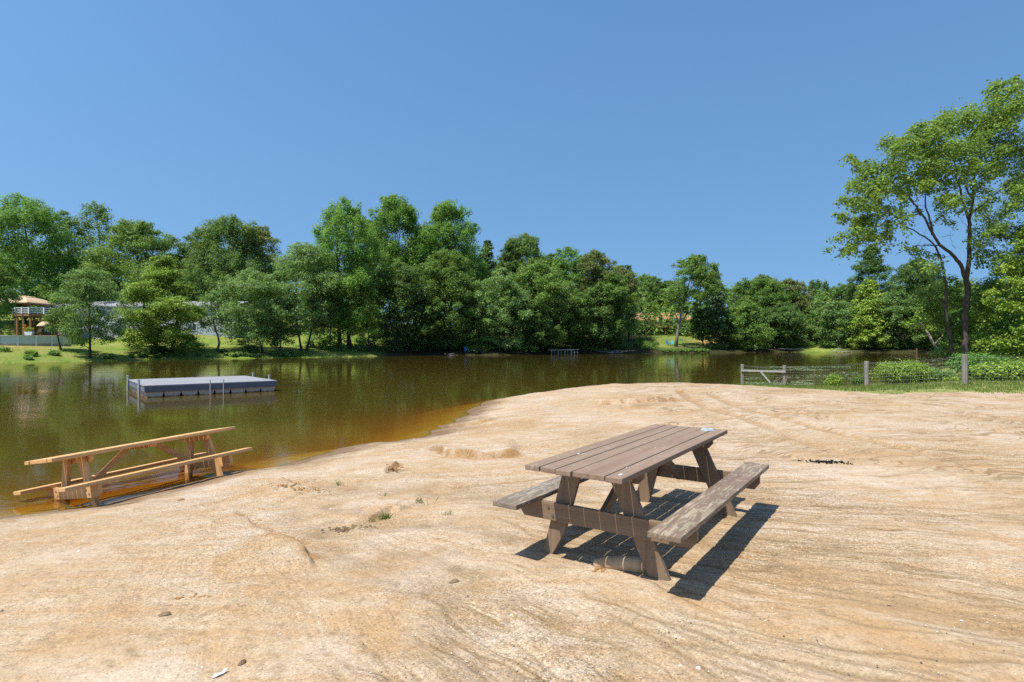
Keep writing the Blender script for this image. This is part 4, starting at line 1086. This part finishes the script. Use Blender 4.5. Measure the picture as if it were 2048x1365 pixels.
d = (b - a); an = math.atan2(d.y, d.x)
p0 = a + off + Vector((-.1, 0, -.34)); p1 = b + off + Vector((.02, 0, -.34))
MB().box((p0 + p1) / 2, ((p1 - p0).length, .05, .10), (0, -math.atan2(p1.z - p0.z, d.length), an)).build('rail', FRAIL, fence, bevel=.004)
q0 = a.lerp(b, .42) + off * 1.5 + Vector((0, -.03, -.38)); q1 = a.lerp(b, .64) + off * 1.5 + Vector((0, -.03, -.95))
dq = q1 - q0; Mq = dq.to_track_quat('X', 'Z').to_matrix()
MB().box((q0 + q1) / 2, (dq.length, .04, .085), M=Mq).build('brace', FRAIL, fence, bevel=.004)
for i in range(4):
    A, B = Vector(tops[i]), Vector(tops[i + 1]); A.z -= .06; B.z -= .06
    L_ = (Vector((B.x, B.y, 0)) - Vector((A.x, A.y, 0))).length
    mb = MB(); r = random.Random(i)
    hts = [0, .05, .19, .33, .47, .61, .75, .89, 1.0]
    gA = max(hgt(A.x + x0, A.y + y0), ZW) - ZW; gB = max(hgt(B.x + x0, B.y + y0), ZW) - ZW
    hA = A.z - gA - .02; hB = B.z - gB - .02
    def pt(t, k):
        sag = -.05 * math.sin(math.pi * t) * (1 if k < .5 else .3)
        p = A.lerp(B, t); p.z += sag - k * (hA + (hB - hA) * t); p.y -= .1; return p
    for k in hts:
        mb.tube([pt(j / 8, k) for j in range(9)], .0024, 4, False)
    nv = int(L_ / .15)
    for j in range(1, nv):
        mb.tube([pt(j / nv, 0), pt(j / nv + r.uniform(-.003, .003), .5), pt(j / nv, 1)], .0018, 4, False)
    mb.build('wire_mesh', WIRE, fence)
# dead sticks caught on the wire
r = random.Random(2)
mb = MB()
for i in range(5):
    x = r.uniform(-.2, .2); mb.tube([(x, 0, 0), (x + r.uniform(-.1, .25), r.uniform(-.1, .1), r.uniform(.15, .3)), (x + r.uniform(-.1, .5), r.uniform(-.1, .1), r.uniform(.3, .5))], [.012, .008, .004], 5)
o = mb.build('fallen_branch', DEAD); o.location = (14.1, 30.3, ZW); tag(o, 'bare grey twigs caught at the foot of the second fence post', 'branch')
# lily pads
rg = np.random.default_rng(6)
P = []
def pads(n, x0, x1, y0, y1, thr, s):
    px = rg.uniform(x0, x1, n); py = rg.uniform(y0, y1, n)
    Yq = F * (H - ZW) / (py - CY); Xq = (px - 1024) / F * Yq
    k = (fbm(Xq * .5, Yq * .35, 3, s) > thr) & (lake_sd(Xq, Yq) < -.1)
    P.append(np.stack([Xq[k], Yq[k]], 1))
pads(1500, 1490, 1720, 757, 771, .50, 51); pads(900, 1540, 1700, 733, 742, .56, 52); pads(1600, 1770, 1925, 706, 748, .48, 53); pads(500, 1560, 1780, 742, 757, .60, 54)
P = np.concatenate(P); n = len(P)
th = np.linspace(.25, 2 * np.pi - .25, 8)
rad = rg.uniform(.05, .13, n); r0 = rg.random(n) * 6.28
V = np.zeros((n, 9, 3)); V[:, 0, :2] = P; V[:, 0, 2] = ZW + .012
for i, t_ in enumerate(th):
    V[:, i + 1, 0] = P[:, 0] + rad * np.cos(t_ + r0); V[:, i + 1, 1] = P[:, 1] + rad * np.sin(t_ + r0); V[:, i + 1, 2] = ZW + .008 + rg.uniform(0, .03, n) * (rg.random(n) < .4)
tri = np.array([(0, i, i + 1) for i in range(1, 8)])
PAD = mat_leaf('lily_pad', (.09, .13, .04), (.16, .21, .08), (.28, .30, .16), .1, .4)
tag(np_mesh('lily_pads', V.reshape(-1, 3), (np.arange(n)[:, None, None] * 9 + tri[None]).reshape(-1, 3), PAD), 'green lily pads floating on the pond behind the wire fence', 'lily pads', kind='stuff')
# posts and dead wood along the water
o = MB().tube([(0, 0, -.8), (.02, 0, .6), (.03, 0, 1.55)], [.13, .12, .11], 10).build('mooring_post', plain('rust_wood', (.16, .085, .06), .9, .1, .3, 8)); o.location = (at(1833, 92), 92, ZW); tag(o, 'reddish brown post standing alone in the water among the lily pads', 'post', 'posts in the water')
o = MB().tube([(0, 0, -.8), (.0, 0, .62)], [.035, .03], 10).build('mooring_post', DRIFT); o.location = (at(1629, 38.5), 38.5, ZW); tag(o, 'slim brown stake standing in the water beyond the wire mesh', 'post', 'posts in the water')
def branches(name, px, Y, nn, ln, label, seed, up=.5, r0=.09):
    r = random.Random(seed); mb = MB()
    for i in range(nn):
        a = r.uniform(-.5, 3.6); l = ln * r.uniform(.5, 1); e = r.uniform(.0, up)
        b = Vector((r.gauss(0, ln * .25), r.gauss(0, .5), r.uniform(.0, .3)))
        pts = [b]
        for k in range(3):
            a += r.uniform(-.4, .4); pts.append(pts[-1] + Vector((math.cos(a), math.sin(a) * .6, e * (1 - k * .55))) * (l / 3))
        mb.tube(pts, [r0, r0 * .75, r0 * .5, r0 * .2], 6)
    o = mb.build(name, DEAD, smooth=True); X = at(px, Y); o.location = (X, Y, max(hgt(X, Y), ZW) - .05); return tag(o, label, 'branch', 'dead branches by the water')
branches('fallen_branch', 1692, 149.5, 13, 5.5, 'fallen bleached branches lying in the far water past the grass spit', 4)
branches('fallen_branch', 1222, 133, 16, 4.0, 'heap of grey dead brush at the waterline past the broken dock', 5, .4, .06)
branches('fallen_branch', 1590, 157, 12, 6.0, 'grey dead limbs under the dark grove by the grass spit', 6, .2, .08)
branches('fallen_branch', 898, 111.2, 7, 1.6, 'small pale dead branch in the water before the blue seats', 8, .5, .05)

# broken dock on the far bank
dock = empty('broken_dock', (at(1100, 121.5), 121.5, ZW), (0, 0, .35), label='grey broken dock frame on thin posts at the far bank', cat='dock')
DW = mat_wood('dock_wood', (.36, .34, .31), (.22, .20, .18), 0, None, 0, .9, .1)
for i in range(9):
    x = .3 + i * .78; mb = MB()
    MB().tube([(x, 0, -.8), (x + .03, 0, .95 + .03 * (i % 3))], .06, 8).build('post', DW, dock)
    if i % 2: MB().tube([(x, 1.3, -.8), (x, 1.3, .9)], .06, 8).build('post', DW, dock)
MB().box((3.4, -.08, .98), (6.8, .06, .14), (0, -.02, 0)).build('rail', DW, dock)
MB().box((3.0, 1.38, .92), (6.0, .06, .14)).build('rail', DW, dock)
MB().box((5.9, -.13, .5), (.8, .04, .08)).build('brace', DW, dock)
mb = MB()
for i in range(4): mb.box((.5 + i * .3, .65, 1.08), (.2, 1.5, .04))
mb.build('deck', DW, dock)

# ------------------------------------------------------------------ houses and garden things
SIDE = NT('pale_siding'); so = SIDE.obj(); sw = SIDE.n('ShaderNodeTexWave', wave_type='BANDS', bands_direction='Z'); SIDE.l(so, sw.inputs[0]); sw.inputs['Scale'].default_value = 1.6
SIDING = SIDE.done(SIDE.bsdf(SIDE.ramp(SIDE.noise(so, 1.2, 4), [(.3, (.33, .37, .41)), (.7, (.40, .43, .47))]), .6, .3, SIDE.bump(sw.outputs[1], .6, .03)))
WHITE = plain('white_paint', (.62, .63, .64), .5, .3, .05)
GLASS = plain('dark_glass', (.03, .04, .05), .08, .6, .2)
GROOF = plain('grey_shingle', (.24, .25, .27), .9, .1, .2, 3)
RROOF = plain('red_shingle', (.42, .20, .125), .9, .1, .25, 2)
TANW = plain('tan_siding', (.34, .285, .225), .7, .2, .1, 1)
DECKW = mat_wood('deck_timber', (.30, .17, .085), (.18, .095, .045), 0, None, 0, .8, .2)
DECKZ = mat_wood('deck_post', (.30, .17, .085), (.18, .095, .045), 2, None, 0, .8, .2)
CANV = plain('tan_canvas', (.50, .36, .235), .8, .1, .08, 2)

def window(par, x, z, w_, h_, y, mat=WHITE):
    f = MB(); t_ = .09
    f.box((x - w_ / 2, y, z), (t_, .08, h_ + t_)); f.box((x + w_ / 2, y, z), (t_, .08, h_ + t_)); f.box((x, y, z + h_ / 2), (w_ - t_, .08, t_)); f.box((x, y, z - h_ / 2), (w_ - t_, .08, t_)); f.box((x, y + .005, z), (.05, .06, h_ - t_))
    fo = f.build('window', mat, par)
    MB().box((x, y + .04, z), (w_ - t_ * .5, .03, h_ - t_ * .5)).build('pane', GLASS, fo)
def gable(par, x0, x1, y0, y1, ze, zr, over, mat):
    ym = (y0 + y1) / 2
    MB().prism([(y0 - over, ze - .02), (ym, zr), (y1 + over, ze - .02), (y1 + over, ze - .24), (ym, zr - .22), (y0 - over, ze - .24)], 'x', x0 - over, x1 + over).build('roof', mat, par)

hx, hy = at(275, 106), 106.0
ranch = empty('ranch_house', (hx, hy, 1.0), (0, 0, 0), label='long pale blue-grey house half hidden behind the lawn trees', cat='house')
x0, x1 = at(88, 106) - hx, at(468, 106) - hx
ze = zat(612, 106) - 1.0
MB().prism([(0, 0), (0, ze - .25), (4.5, ze + .75), (9, ze - .25), (9, 0)], 'x', x0, x1).build('wall', SIDING, ranch)
gable(ranch, x0, x1, 0, 9, ze, ze + 1.15, .5, GROOF)
for px_, pz, w_, h_ in [(108, 622, 1.2, 1.0), (140, 614, 1.6, .9), (250, 622, 1.4, 1.2), (245, 652, 1.8, 1.9), (300, 655, 2.2, 1.6), (345, 625, 1.6, 1.2), (400, 625, 1.6, 1.2), (385, 655, 1.6, 1.2), (440, 628, 1.4, 1.1)]:
    window(ranch, at(px_, 106) - hx, zat(pz, 106) - 1.0, w_, h_, -.05)
st = MB()
for i in range(9): st.box((at(268, 105) - hx - 3.6 + .42 * i + .001 * i, -1.4, 5.3 - .30 * i), (.42, 1.6, .07))
st.build('stair', WHITE, ranch)
r_ = MB()
for k in range(4): r_.box((at(236, 105) - hx - .9 + .3 * k, -2.25, 5.75 - .28 * k), (4.0, .05, .09))
r_.build('railing', WHITE, ranch)
MB().box((at(258, 105) - hx, -.35, 1.9), (1.0, .6, 3.8)).build('chimney', TANW, ranch)

# deck with its railing
dy = 99.0
dx0, dx1 = at(6, dy), at(104, dy)
dk = empty('raised_deck', (at(55, dy), dy, hgt(at(55, dy), dy)), label='raised timber deck with white railing beside the pale house', cat='deck')
ox, oz = dk.location.x, dk.location.z
zd = zat(628, dy) - oz
poly = [(dx0 - ox, 2.0), (dx0 - ox + 2.5, -.4), (at(66, dy) - ox, -.8), (dx1 - ox, 1.6), (dx1 - ox, 6), (dx0 - ox, 6)]
MB().prism(poly, 'z', zd - .42, zd - .06).build('frame', DECKW, dk)
MB().prism([(a * 1.02, b * 1.02 - .02) for a, b in poly], 'z', zd - .055, zd).build('floor', plain('deck_board', (.36, .31, .26), .8, .2), dk)
rl = MB(); rp = poly[:4] + [poly[4]]
for i in range(len(rp) - 1):
    A, B = Vector((*rp[i], 0)), Vector((*rp[i + 1], 0)); d = B - A; an = math.atan2(d.y, d.x)
    for zz_ in (1.0, .62, .25):
        rl.box((A + B) / 2 + Vector((0, 0, zd + zz_ + .001 * i)), (d.length, .05, .13), (0, 0, an))
rl.build('railing', WHITE, dk)
for (a, b) in rp + [((rp[2][0] + rp[3][0]) / 2, (rp[2][1] + rp[3][1]) / 2), ((rp[1][0] + rp[2][0]) / 2, (rp[1][1] + rp[2][1]) / 2)]:
    MB().box((a, b - .08, zd + .55), (.17, .17, 1.15)).build('baluster_post', WHITE, dk)
for (a, b) in [(rp[0][0] + .3, 2.2), (rp[1][0], 0), (at(50, dy) - ox, -.3), (at(66, dy) - ox, -.5), (at(78, dy) - ox, .3), (rp[3][0] - .2, 1.8), (at(30, dy) - ox, 4), (at(70, dy) - ox, 4.5), (at(98, dy) - ox, 5)]:
    MB().box((a, b, (zd - .42) / 2 - .4), (.24, .24, zd - .42 + .8)).build('post', DECKZ, dk)
zl = zat(671, dy - 1.5) - oz
MB().box((at(60, dy) - ox + 1.0, -.9, zl - .1), (11.5, 2.6, .2)).build('lower_platform', DECKW, dk)
mb = MB()
for q in range(6): mb.box((at(60, dy) - ox + 1.0 - 5.4 + q * 2.1, -.9, (zl - .2) / 2 - .2), (.2, 2.2, zl - .2 + .3))
mb.build('platform_support', DECKZ, dk)

# gazebo canopy on the deck
gz = empty('gazebo', (at(49, dy + 2.6), dy + 2.6, oz + zd), label='tan canopy gazebo with curved two-tier roof on the raised deck', cat='gazebo')
ze = zat(607, dy + 2.6) - gz.location.z; zp = zat(592, dy + 2.6) - gz.location.z
def canopy(par, name, R0, R1, z0, z1, mat, n=4, rotv=math.pi / 4, val=.18, concave=.35):
    V = []; Fc = []; K = 6
    for k in range(K + 1):
        t = k / K; R = R0 + (R1 - R0) * t; z = z0 + (z1 - z0) * (t + concave * math.sin(math.pi * t) * .5)
        for i in range(n):
            a = rotv + 2 * math.pi * i / n; V.append((R * math.cos(a), R * math.sin(a), z))
    for k in range(K):
        for i in range(n): Fc.append((k * n + i, k * n + (i + 1) % n, (k + 1) * n + (i + 1) % n, (k + 1) * n + i))
    b0 = len(V)
    for i in range(n): V.append((V[i][0], V[i][1], z0 - val))
    for i in range(n): Fc.append((b0 + i, b0 + (i + 1) % n, (i + 1) % n, i))
    o = MB().add(V, Fc).build(name, mat, par)
    s = o.modifiers.new('thick', 'SOLIDIFY'); s.thickness = .02
    return o
canopy(gz, 'canopy', 4.5, 1.2, ze, ze + (zp - ze) * .80, CANV)
canopy(gz, 'top_canopy', 1.7, .05, ze + (zp - ze) * .82, zp, CANV, val=.1)
for sx in (-1, 1):
    for sy in (-1, 1): MB().box((sx * 2.9, sy * 2.4, (ze - .05) / 2), (.28, .28, ze - .05)).build('post', plain('brown_post', (.20, .12, .075), .7, .2), gz)
TABW = plain('dark_wicker', (.09, .06, .04), .8, .2)
gt = empty('patio_table', (gz.location.x - .2, gz.location.y - 1.2, oz + zd), label='dark patio table with a bench under the gazebo canopy', cat='table')
MB().box((0, 0, .72), (1.8, 1.0, .06)).build('tabletop', TABW, gt)
for sx in (-.8, .8):
    for sy in (-.4, .4): MB().box((sx, sy, .345), (.07, .07, .69)).build('leg', TABW, gt)

# umbrella by the pool
um = empty('patio_umbrella', (at(93, dy - 1.4), dy - 1.4, oz + zl), label='small tan round parasol beside the pool under the deck edge', cat='umbrella', group='garden umbrellas')
zu = zat(652, dy - 1.4) - um.location.z; zu1 = zat(644, dy - 1.4) - um.location.z
canopy(um, 'canopy', 1.32, .05, zu, zu1, CANV, 10, 0, .08, .9)
MB().tube([(0, 0, 0), (0, 0, zu1)], .04, 8).build('pole', TABW, um)
MB().tube([(0, 0, 0), (0, 0, .08)], .3, 12).build('base', TABW, um)
for q, (dxq, lab) in enumerate([(-1.5, 'dark wicker chair under the tan parasol, nearer the flower planter'), (.9, 'dark wicker chair under the tan parasol, nearer the pink float')]):
    ch = empty('patio_chair', (um.location.x + dxq, um.location.y + .1, oz + zl), label=lab, cat='chair', group='patio chairs')
    MB().box((0, 0, .42), (.7, .7, .12)).build('seat', TABW, ch); MB().box((0, .32, .8), (.7, .09, .64), (-.15, 0, 0)).build('backrest', TABW, ch)
    for sx in (-.3, .3):
        for sy in (-.3, .3): MB().box((sx, sy, .18), (.06, .06, .36)).build('leg', TABW, ch)
# pink float, flower planter
PINK = plain('pink_plastic', (.62, .16, .40), .4, .4, .1)
V = []; Fc = []
for i in range(20):
    for j in range(8):
        a, b = 2 * math.pi * i / 20, 2 * math.pi * j / 8; V.append(((.34 + .13 * math.cos(b)) * math.cos(a), .13 * math.sin(b), .47 + (.34 + .13 * math.cos(b)) * math.sin(a)))
        Fc.append((i * 8 + j, ((i + 1) % 20) * 8 + j, ((i + 1) % 20) * 8 + (j + 1) % 8, i * 8 + (j + 1) % 8))
o = MB().add(V, Fc).build('pool_float', PINK, smooth=True); o.location = (at(119, dy - 2), dy - 2, oz + zl); tag(o, 'pink pool float ring standing behind the pool wall', 'float')
pl = empty('flower_planter', (at(59, dy - 1.9), dy - 1.9, oz + zl), label='white planter with bright yellow-green plants behind the pool rim', cat='planter')
MB().prism([(-.55, 0), (.55, 0), (.7, .6), (-.7, .6)], 'y', -.3, .3).build('box', WHITE, pl)
rng = np.random.default_rng(9)
Cn, N, S = lobe_leaves(rng, np.array([(-.35, 0, .85), (.3, 0, .9), (0, 0, 1.15), (.1, 0, .75)]), np.array([.45, .45, .4, .4]), .8, np.full(4, 60), .2)
YEL = mat_leaf('planter_leaf', (.16, .22, .02), (.30, .36, .03), (.5, .45, .05), .35)
leaf_mesh('foliage', Cn, N, S, YEL, pl, rng)
fl = empty('flower_planter', (at(50, dy - 1.7), dy - 1.7, oz + zl), label='pot of tall orange-red flowers next to the white planter', cat='planter')
MB().tube([(0, 0, 0), (0, 0, .5)], [.22, .3], 12).build('pot', plain('clay_pot', (.32, .14, .07), .8, .2), fl)
Cn, N, S = lobe_leaves(rng, np.array([(0, 0, .8), (.05, 0, 1.3), (-.05, 0, 1.6)]), np.array([.3, .28, .25]), 1, np.full(3, 40), .17)
ORF = mat_leaf('orange_flower', (.45, .10, .02), (.60, .16, .03), (.65, .28, .05), .3)
leaf_mesh('flowers', Cn, N, S, ORF, fl, rng)

# round pool
pr = 6.8; pcx, pcy = at(33, 90), 90.0
pb = zat(692, pcy - pr); pt_ = zat(671, pcy - pr)
pool = empty('round_pool', (pcx, pcy, pb), label='round above-ground pool with pale panelled wall and white rim', cat='pool')
def ring(r0, r1, z0, z1, n=64):
    V = []; Fc = []
    for i in range(n):
        a = 2 * math.pi * i / n
        for r_, z in ((r0, z0), (r1, z0), (r1, z1), (r0, z1)): V.append((r_ * math.cos(a), r_ * math.sin(a), z))
        for k in range(4): Fc.append((i * 4 + k, ((i + 1) % n) * 4 + k, ((i + 1) % n) * 4 + (k + 1) % 4, i * 4 + (k + 1) % 4))
    return MB().add(V, Fc)
ph = pt_ - pb
tp = NT('pool_wall'); op = tp.obj(); np_ = tp.noise(op, 1.2, 4); spx = tp.n('ShaderNodeSeparateXYZ'); tp.l(op, spx.inputs[0])
PW = tp.done(tp.bsdf(tp.mix(tp.ramp(tp.math('ADD', spx.outputs[2], tp.math('MULTIPLY', np_, -.5)), [(-.1, .8), (.15, 0.0)]), tp.ramp(np_, [(.3, (.44, .46, .47)), (.7, (.52, .54, .55))]), (.36, .22, .13)), .5, .3))
ring(pr - .06, pr, -.6, ph - .08).build('wall', PW, pool)
ring(pr - .2, pr + .1, ph - .078, ph).build('rim', WHITE, pool)
for i in range(20):
    a = 2 * math.pi * (i + .35) / 20
    MB().box(((pr + .06) * math.cos(a), (pr + .06) * math.sin(a), (ph - .08) / 2 - .15), (.08, .22, ph - .09 + .3), (0, 0, a)).build('upright', WHITE, pool)
V = [(0, 0, ph - .25)] + [((pr - .07) * math.cos(2 * math.pi * i / 48), (pr - .07) * math.sin(2 * math.pi * i / 48), ph - .25) for i in range(48)]
MB().add(V, [(0, i + 1, (i + 1) % 48 + 1) for i in range(48)]).build('pool_water', plain('pool_blue', (.10, .32, .40), .05, .5, .05), pool)

# far house with a red roof
hy = 188.0; hx = at(1320, hy); hz = hgt(hx, hy) - .6
red = empty('lake_house', (hx, hy, hz), label='tan far house with a red shingle roof and timber deck among the trees', cat='house')
x0, x1 = at(1264, hy) - hx, at(1379, hy) - hx
ze = zat(640, hy) - hz
MB().prism([(0, 0), (0, ze - .2), (4.5, ze + 1.9), (9, ze - .2), (9, 0)], 'x', x0, x1).build('wall', TANW, red)
gable(red, x0, x1, 0, 9, ze, ze + 2.5, .7, RROOF)
for px_, w_ in ((1298, 1.3), (1334, 1.6), (1346, 1.4), (1372, 1.5)): window(red, at(px_, hy) - hx, zat(646, hy) - hz, w_, 1.2, -.05)
zd = zat(652, hy - 4) - hz
MB().box((at(1321, hy) - hx, -2.3, zd - .3), (10.5, 4.4, .5)).build('deck', DECKW, red)
for px_ in (1300, 1313, 1324, 1340):
    x = at(px_, hy) - hx
    MB().box((x, -4.2, (zd - .55) / 2 - .6), (.22, .22, zd - .55 + 1.2)).build('post', DECKZ, red)
    bk = MB()
    for s in (-1, 1): bk.box((x + s * .45, -4.2, zd - 1.05), (.14, .14, 1.3), (0, s * .8, 0))
    bk.build('bracket', DECKZ, red)
rl = MB(); rl.box((at(1321, hy) - hx, -4.4, zd + .9), (10.3, .08, .1)); rl.box((at(1321, hy) - hx, -4.4, zd + .3), (10.3, .06, .08)); rl.build('railing', TANW, red)
BLUE = plain('blue_canvas', (.03, .17, .55), .6, .3, .1)
um = empty('patio_umbrella', (at(1351, hy - 3.2), hy - 3.2, hz + zd), label='bright blue parasol on the deck of the red-roofed house', cat='umbrella', group='garden umbrellas')
zu = zat(642, hy - 3.2) - um.location.z; zu1 = zat(637, hy - 3.2) - um.location.z
canopy(um, 'canopy', 1.55, .05, zu, zu1, BLUE, 8, 0, .12, .6); MB().tube([(0, 0, -.06), (0, 0, zu1)], .05, 8).build('pole', WHITE, um)
hy2 = 196.0
sh_ = empty('white_shed', (at(1420, hy2), hy2, hgt(at(1420, hy2), hy2) - .3), label='small white outbuilding glimpsed through the dark trees past the red roof', cat='shed')
zz_ = zat(655, hy2) - sh_.location.z
MB().box((0, 1.5, zz_ / 2), (5.2, 3, zz_)).build('wall', WHITE, sh_); MB().prism([(-.4, zz_), (1.5, zz_ + 1.3), (3.4, zz_)], 'x', -3, 3).build('roof', GROOF, sh_)
# blue garden chairs
CB = plain('blue_chair_paint', (.03, .20, .40), .5, .3, .1); TEAL = plain('teal_chair_paint', (.03, .27, .30), .5, .3, .1)
def adirondack(px, Y, m_, rz, label, sc=1.0, z=None):
    X = at(px, Y); c = empty('garden_chair', (X, Y, hgt(X, Y) if z is None else z), (0, 0, rz), label=label, cat='chair', group='blue garden chairs')
    c.scale = (sc, sc, sc)
    mb = MB()
    for i in range(5): mb.box((-.28 + i * .14, .32, .78), (.125, .03, 1.0 - .05 * abs(i - 2)), (-.42, 0, 0))
    mb.build('backrest', m_, c)
    MB().box((0, -.05, .36), (.62, .62, .04), (.16, 0, 0)).build('seat', m_, c)
    for s in (-1, 1):
        MB().box((s * .40, 0, .62), (.14, .8, .03)).build('armrest', m_, c)
        MB().box((s * .36, -.34, .30), (.05, .12, .60)).build('leg', m_, c); MB().box((s * .36, .32, .22), (.05, .12, .5)).build('leg', m_, c)
adirondack(1336, 152, CB, .5, 'blue garden chair on the far lawn, the one further from the leaning trunk', 1.1)
adirondack(1344.5, 152.5, TEAL, -.3, 'teal garden chair on the far lawn, close beside the leaning trunk', 1.1)
adirondack(1362, 163, CB, 1.2, 'blue low chair higher on the far lawn behind the leaning trunk', 1.0)
adirondack(932.5, 114.8, CB, .4, 'blue seat half hidden on the dark bank, left of its pair', .95)
adirondack(944, 115.2, plain('grey_blue_paint', (.16, .27, .38), .5, .3, .1), -.2, 'faded grey-blue seat on the dark bank beside the brighter blue one', .95)
# woodland floor bits: green bin by the far lawn
o = MB().tube([(0, 0, 0), (0, 0, .05), (0, 0, .95), (0, 0, 1.0)], [.33, .36, .42, .38], 14).build('garden_bin', plain('bin_green', (.02, .10, .075), .5, .3, .1)); X = at(470, 112); o.location = (X, 112, hgt(X, 112) - .03); tag(o, 'dark green bin at the top of the open lawn', 'bin')

# ------------------------------------------------------------------ camera, light, sky
cam = bpy.data.cameras.new('camera'); co = bpy.data.objects.new('camera', cam); link(co)
co.location = (0, 0, H); co.rotation_euler = (RAD(90), 0, 0)
cam.sensor_width = 36; cam.lens = F / 2048 * 36; cam.shift_y = (CY - 682.5) / 2048
cam.clip_start = .1; cam.clip_end = 3000
bpy.context.scene.camera = co
sd3 = Vector((-.172, -.14, .45)).normalized()
EL = math.asin(sd3.z); AZ = math.atan2(sd3.x, sd3.y)
sl = bpy.data.lights.new('sun', 'SUN'); sl.energy = 3.6; sl.angle = RAD(.5); sl.color = (1.0, .95, .865)
so_ = bpy.data.objects.new('sun', sl); link(so_); so_.rotation_euler = (-sd3).to_track_quat('-Z', 'Y').to_euler()
wd = bpy.data.worlds.new('World'); bpy.context.scene.world = wd; wd.use_nodes = True
nt = wd.node_tree; bg = nt.nodes['Background']
sky = nt.nodes.new('ShaderNodeTexSky'); sky.sky_type = 'NISHITA'; sky.sun_disc = False
sky.sun_elevation = EL; sky.sun_rotation = AZ; sky.air_density = 1.48; sky.dust_density = .75; sky.ozone_density = 3.0
gco = nt.nodes.new('ShaderNodeTexCoord'); mad = nt.nodes.new('ShaderNodeVectorMath'); mad.operation = 'MULTIPLY_ADD'
nt.links.new(gco.outputs['Generated'], mad.inputs[0]); mad.inputs[1].default_value = (1, 1, .61); mad.inputs[2].default_value = (0, 0, .31)
nrm = nt.nodes.new('ShaderNodeVectorMath'); nrm.operation = 'NORMALIZE'; nt.links.new(mad.outputs[0], nrm.inputs[0]); nt.links.new(nrm.outputs[0], sky.inputs[0])
hsv = nt.nodes.new('ShaderNodeHueSaturation'); hsv.inputs['Saturation'].default_value = 1.22; nt.links.new(sky.outputs[0], hsv.inputs['Color'])
nt.links.new(hsv.outputs[0], bg.inputs[0]); bg.inputs[1].default_value = .083
sc = bpy.context.scene
sc.view_settings.view_transform = 'Standard'; sc.view_settings.look = 'None'; sc.view_settings.exposure = 1.0; sc.view_settings.gamma = 1.0
sc.render.engine = 'CYCLES'
cy = sc.cycles
cy.max_bounces = 6; cy.diffuse_bounces = 4; cy.glossy_bounces = 3; cy.transparent_max_bounces = 12; cy.transmission_bounces = 4
cy.caustics_reflective = False; cy.caustics_refractive = False; cy.sample_clamp_indirect = 6
cy.use_denoising = False
sc.render.film_transparent = False
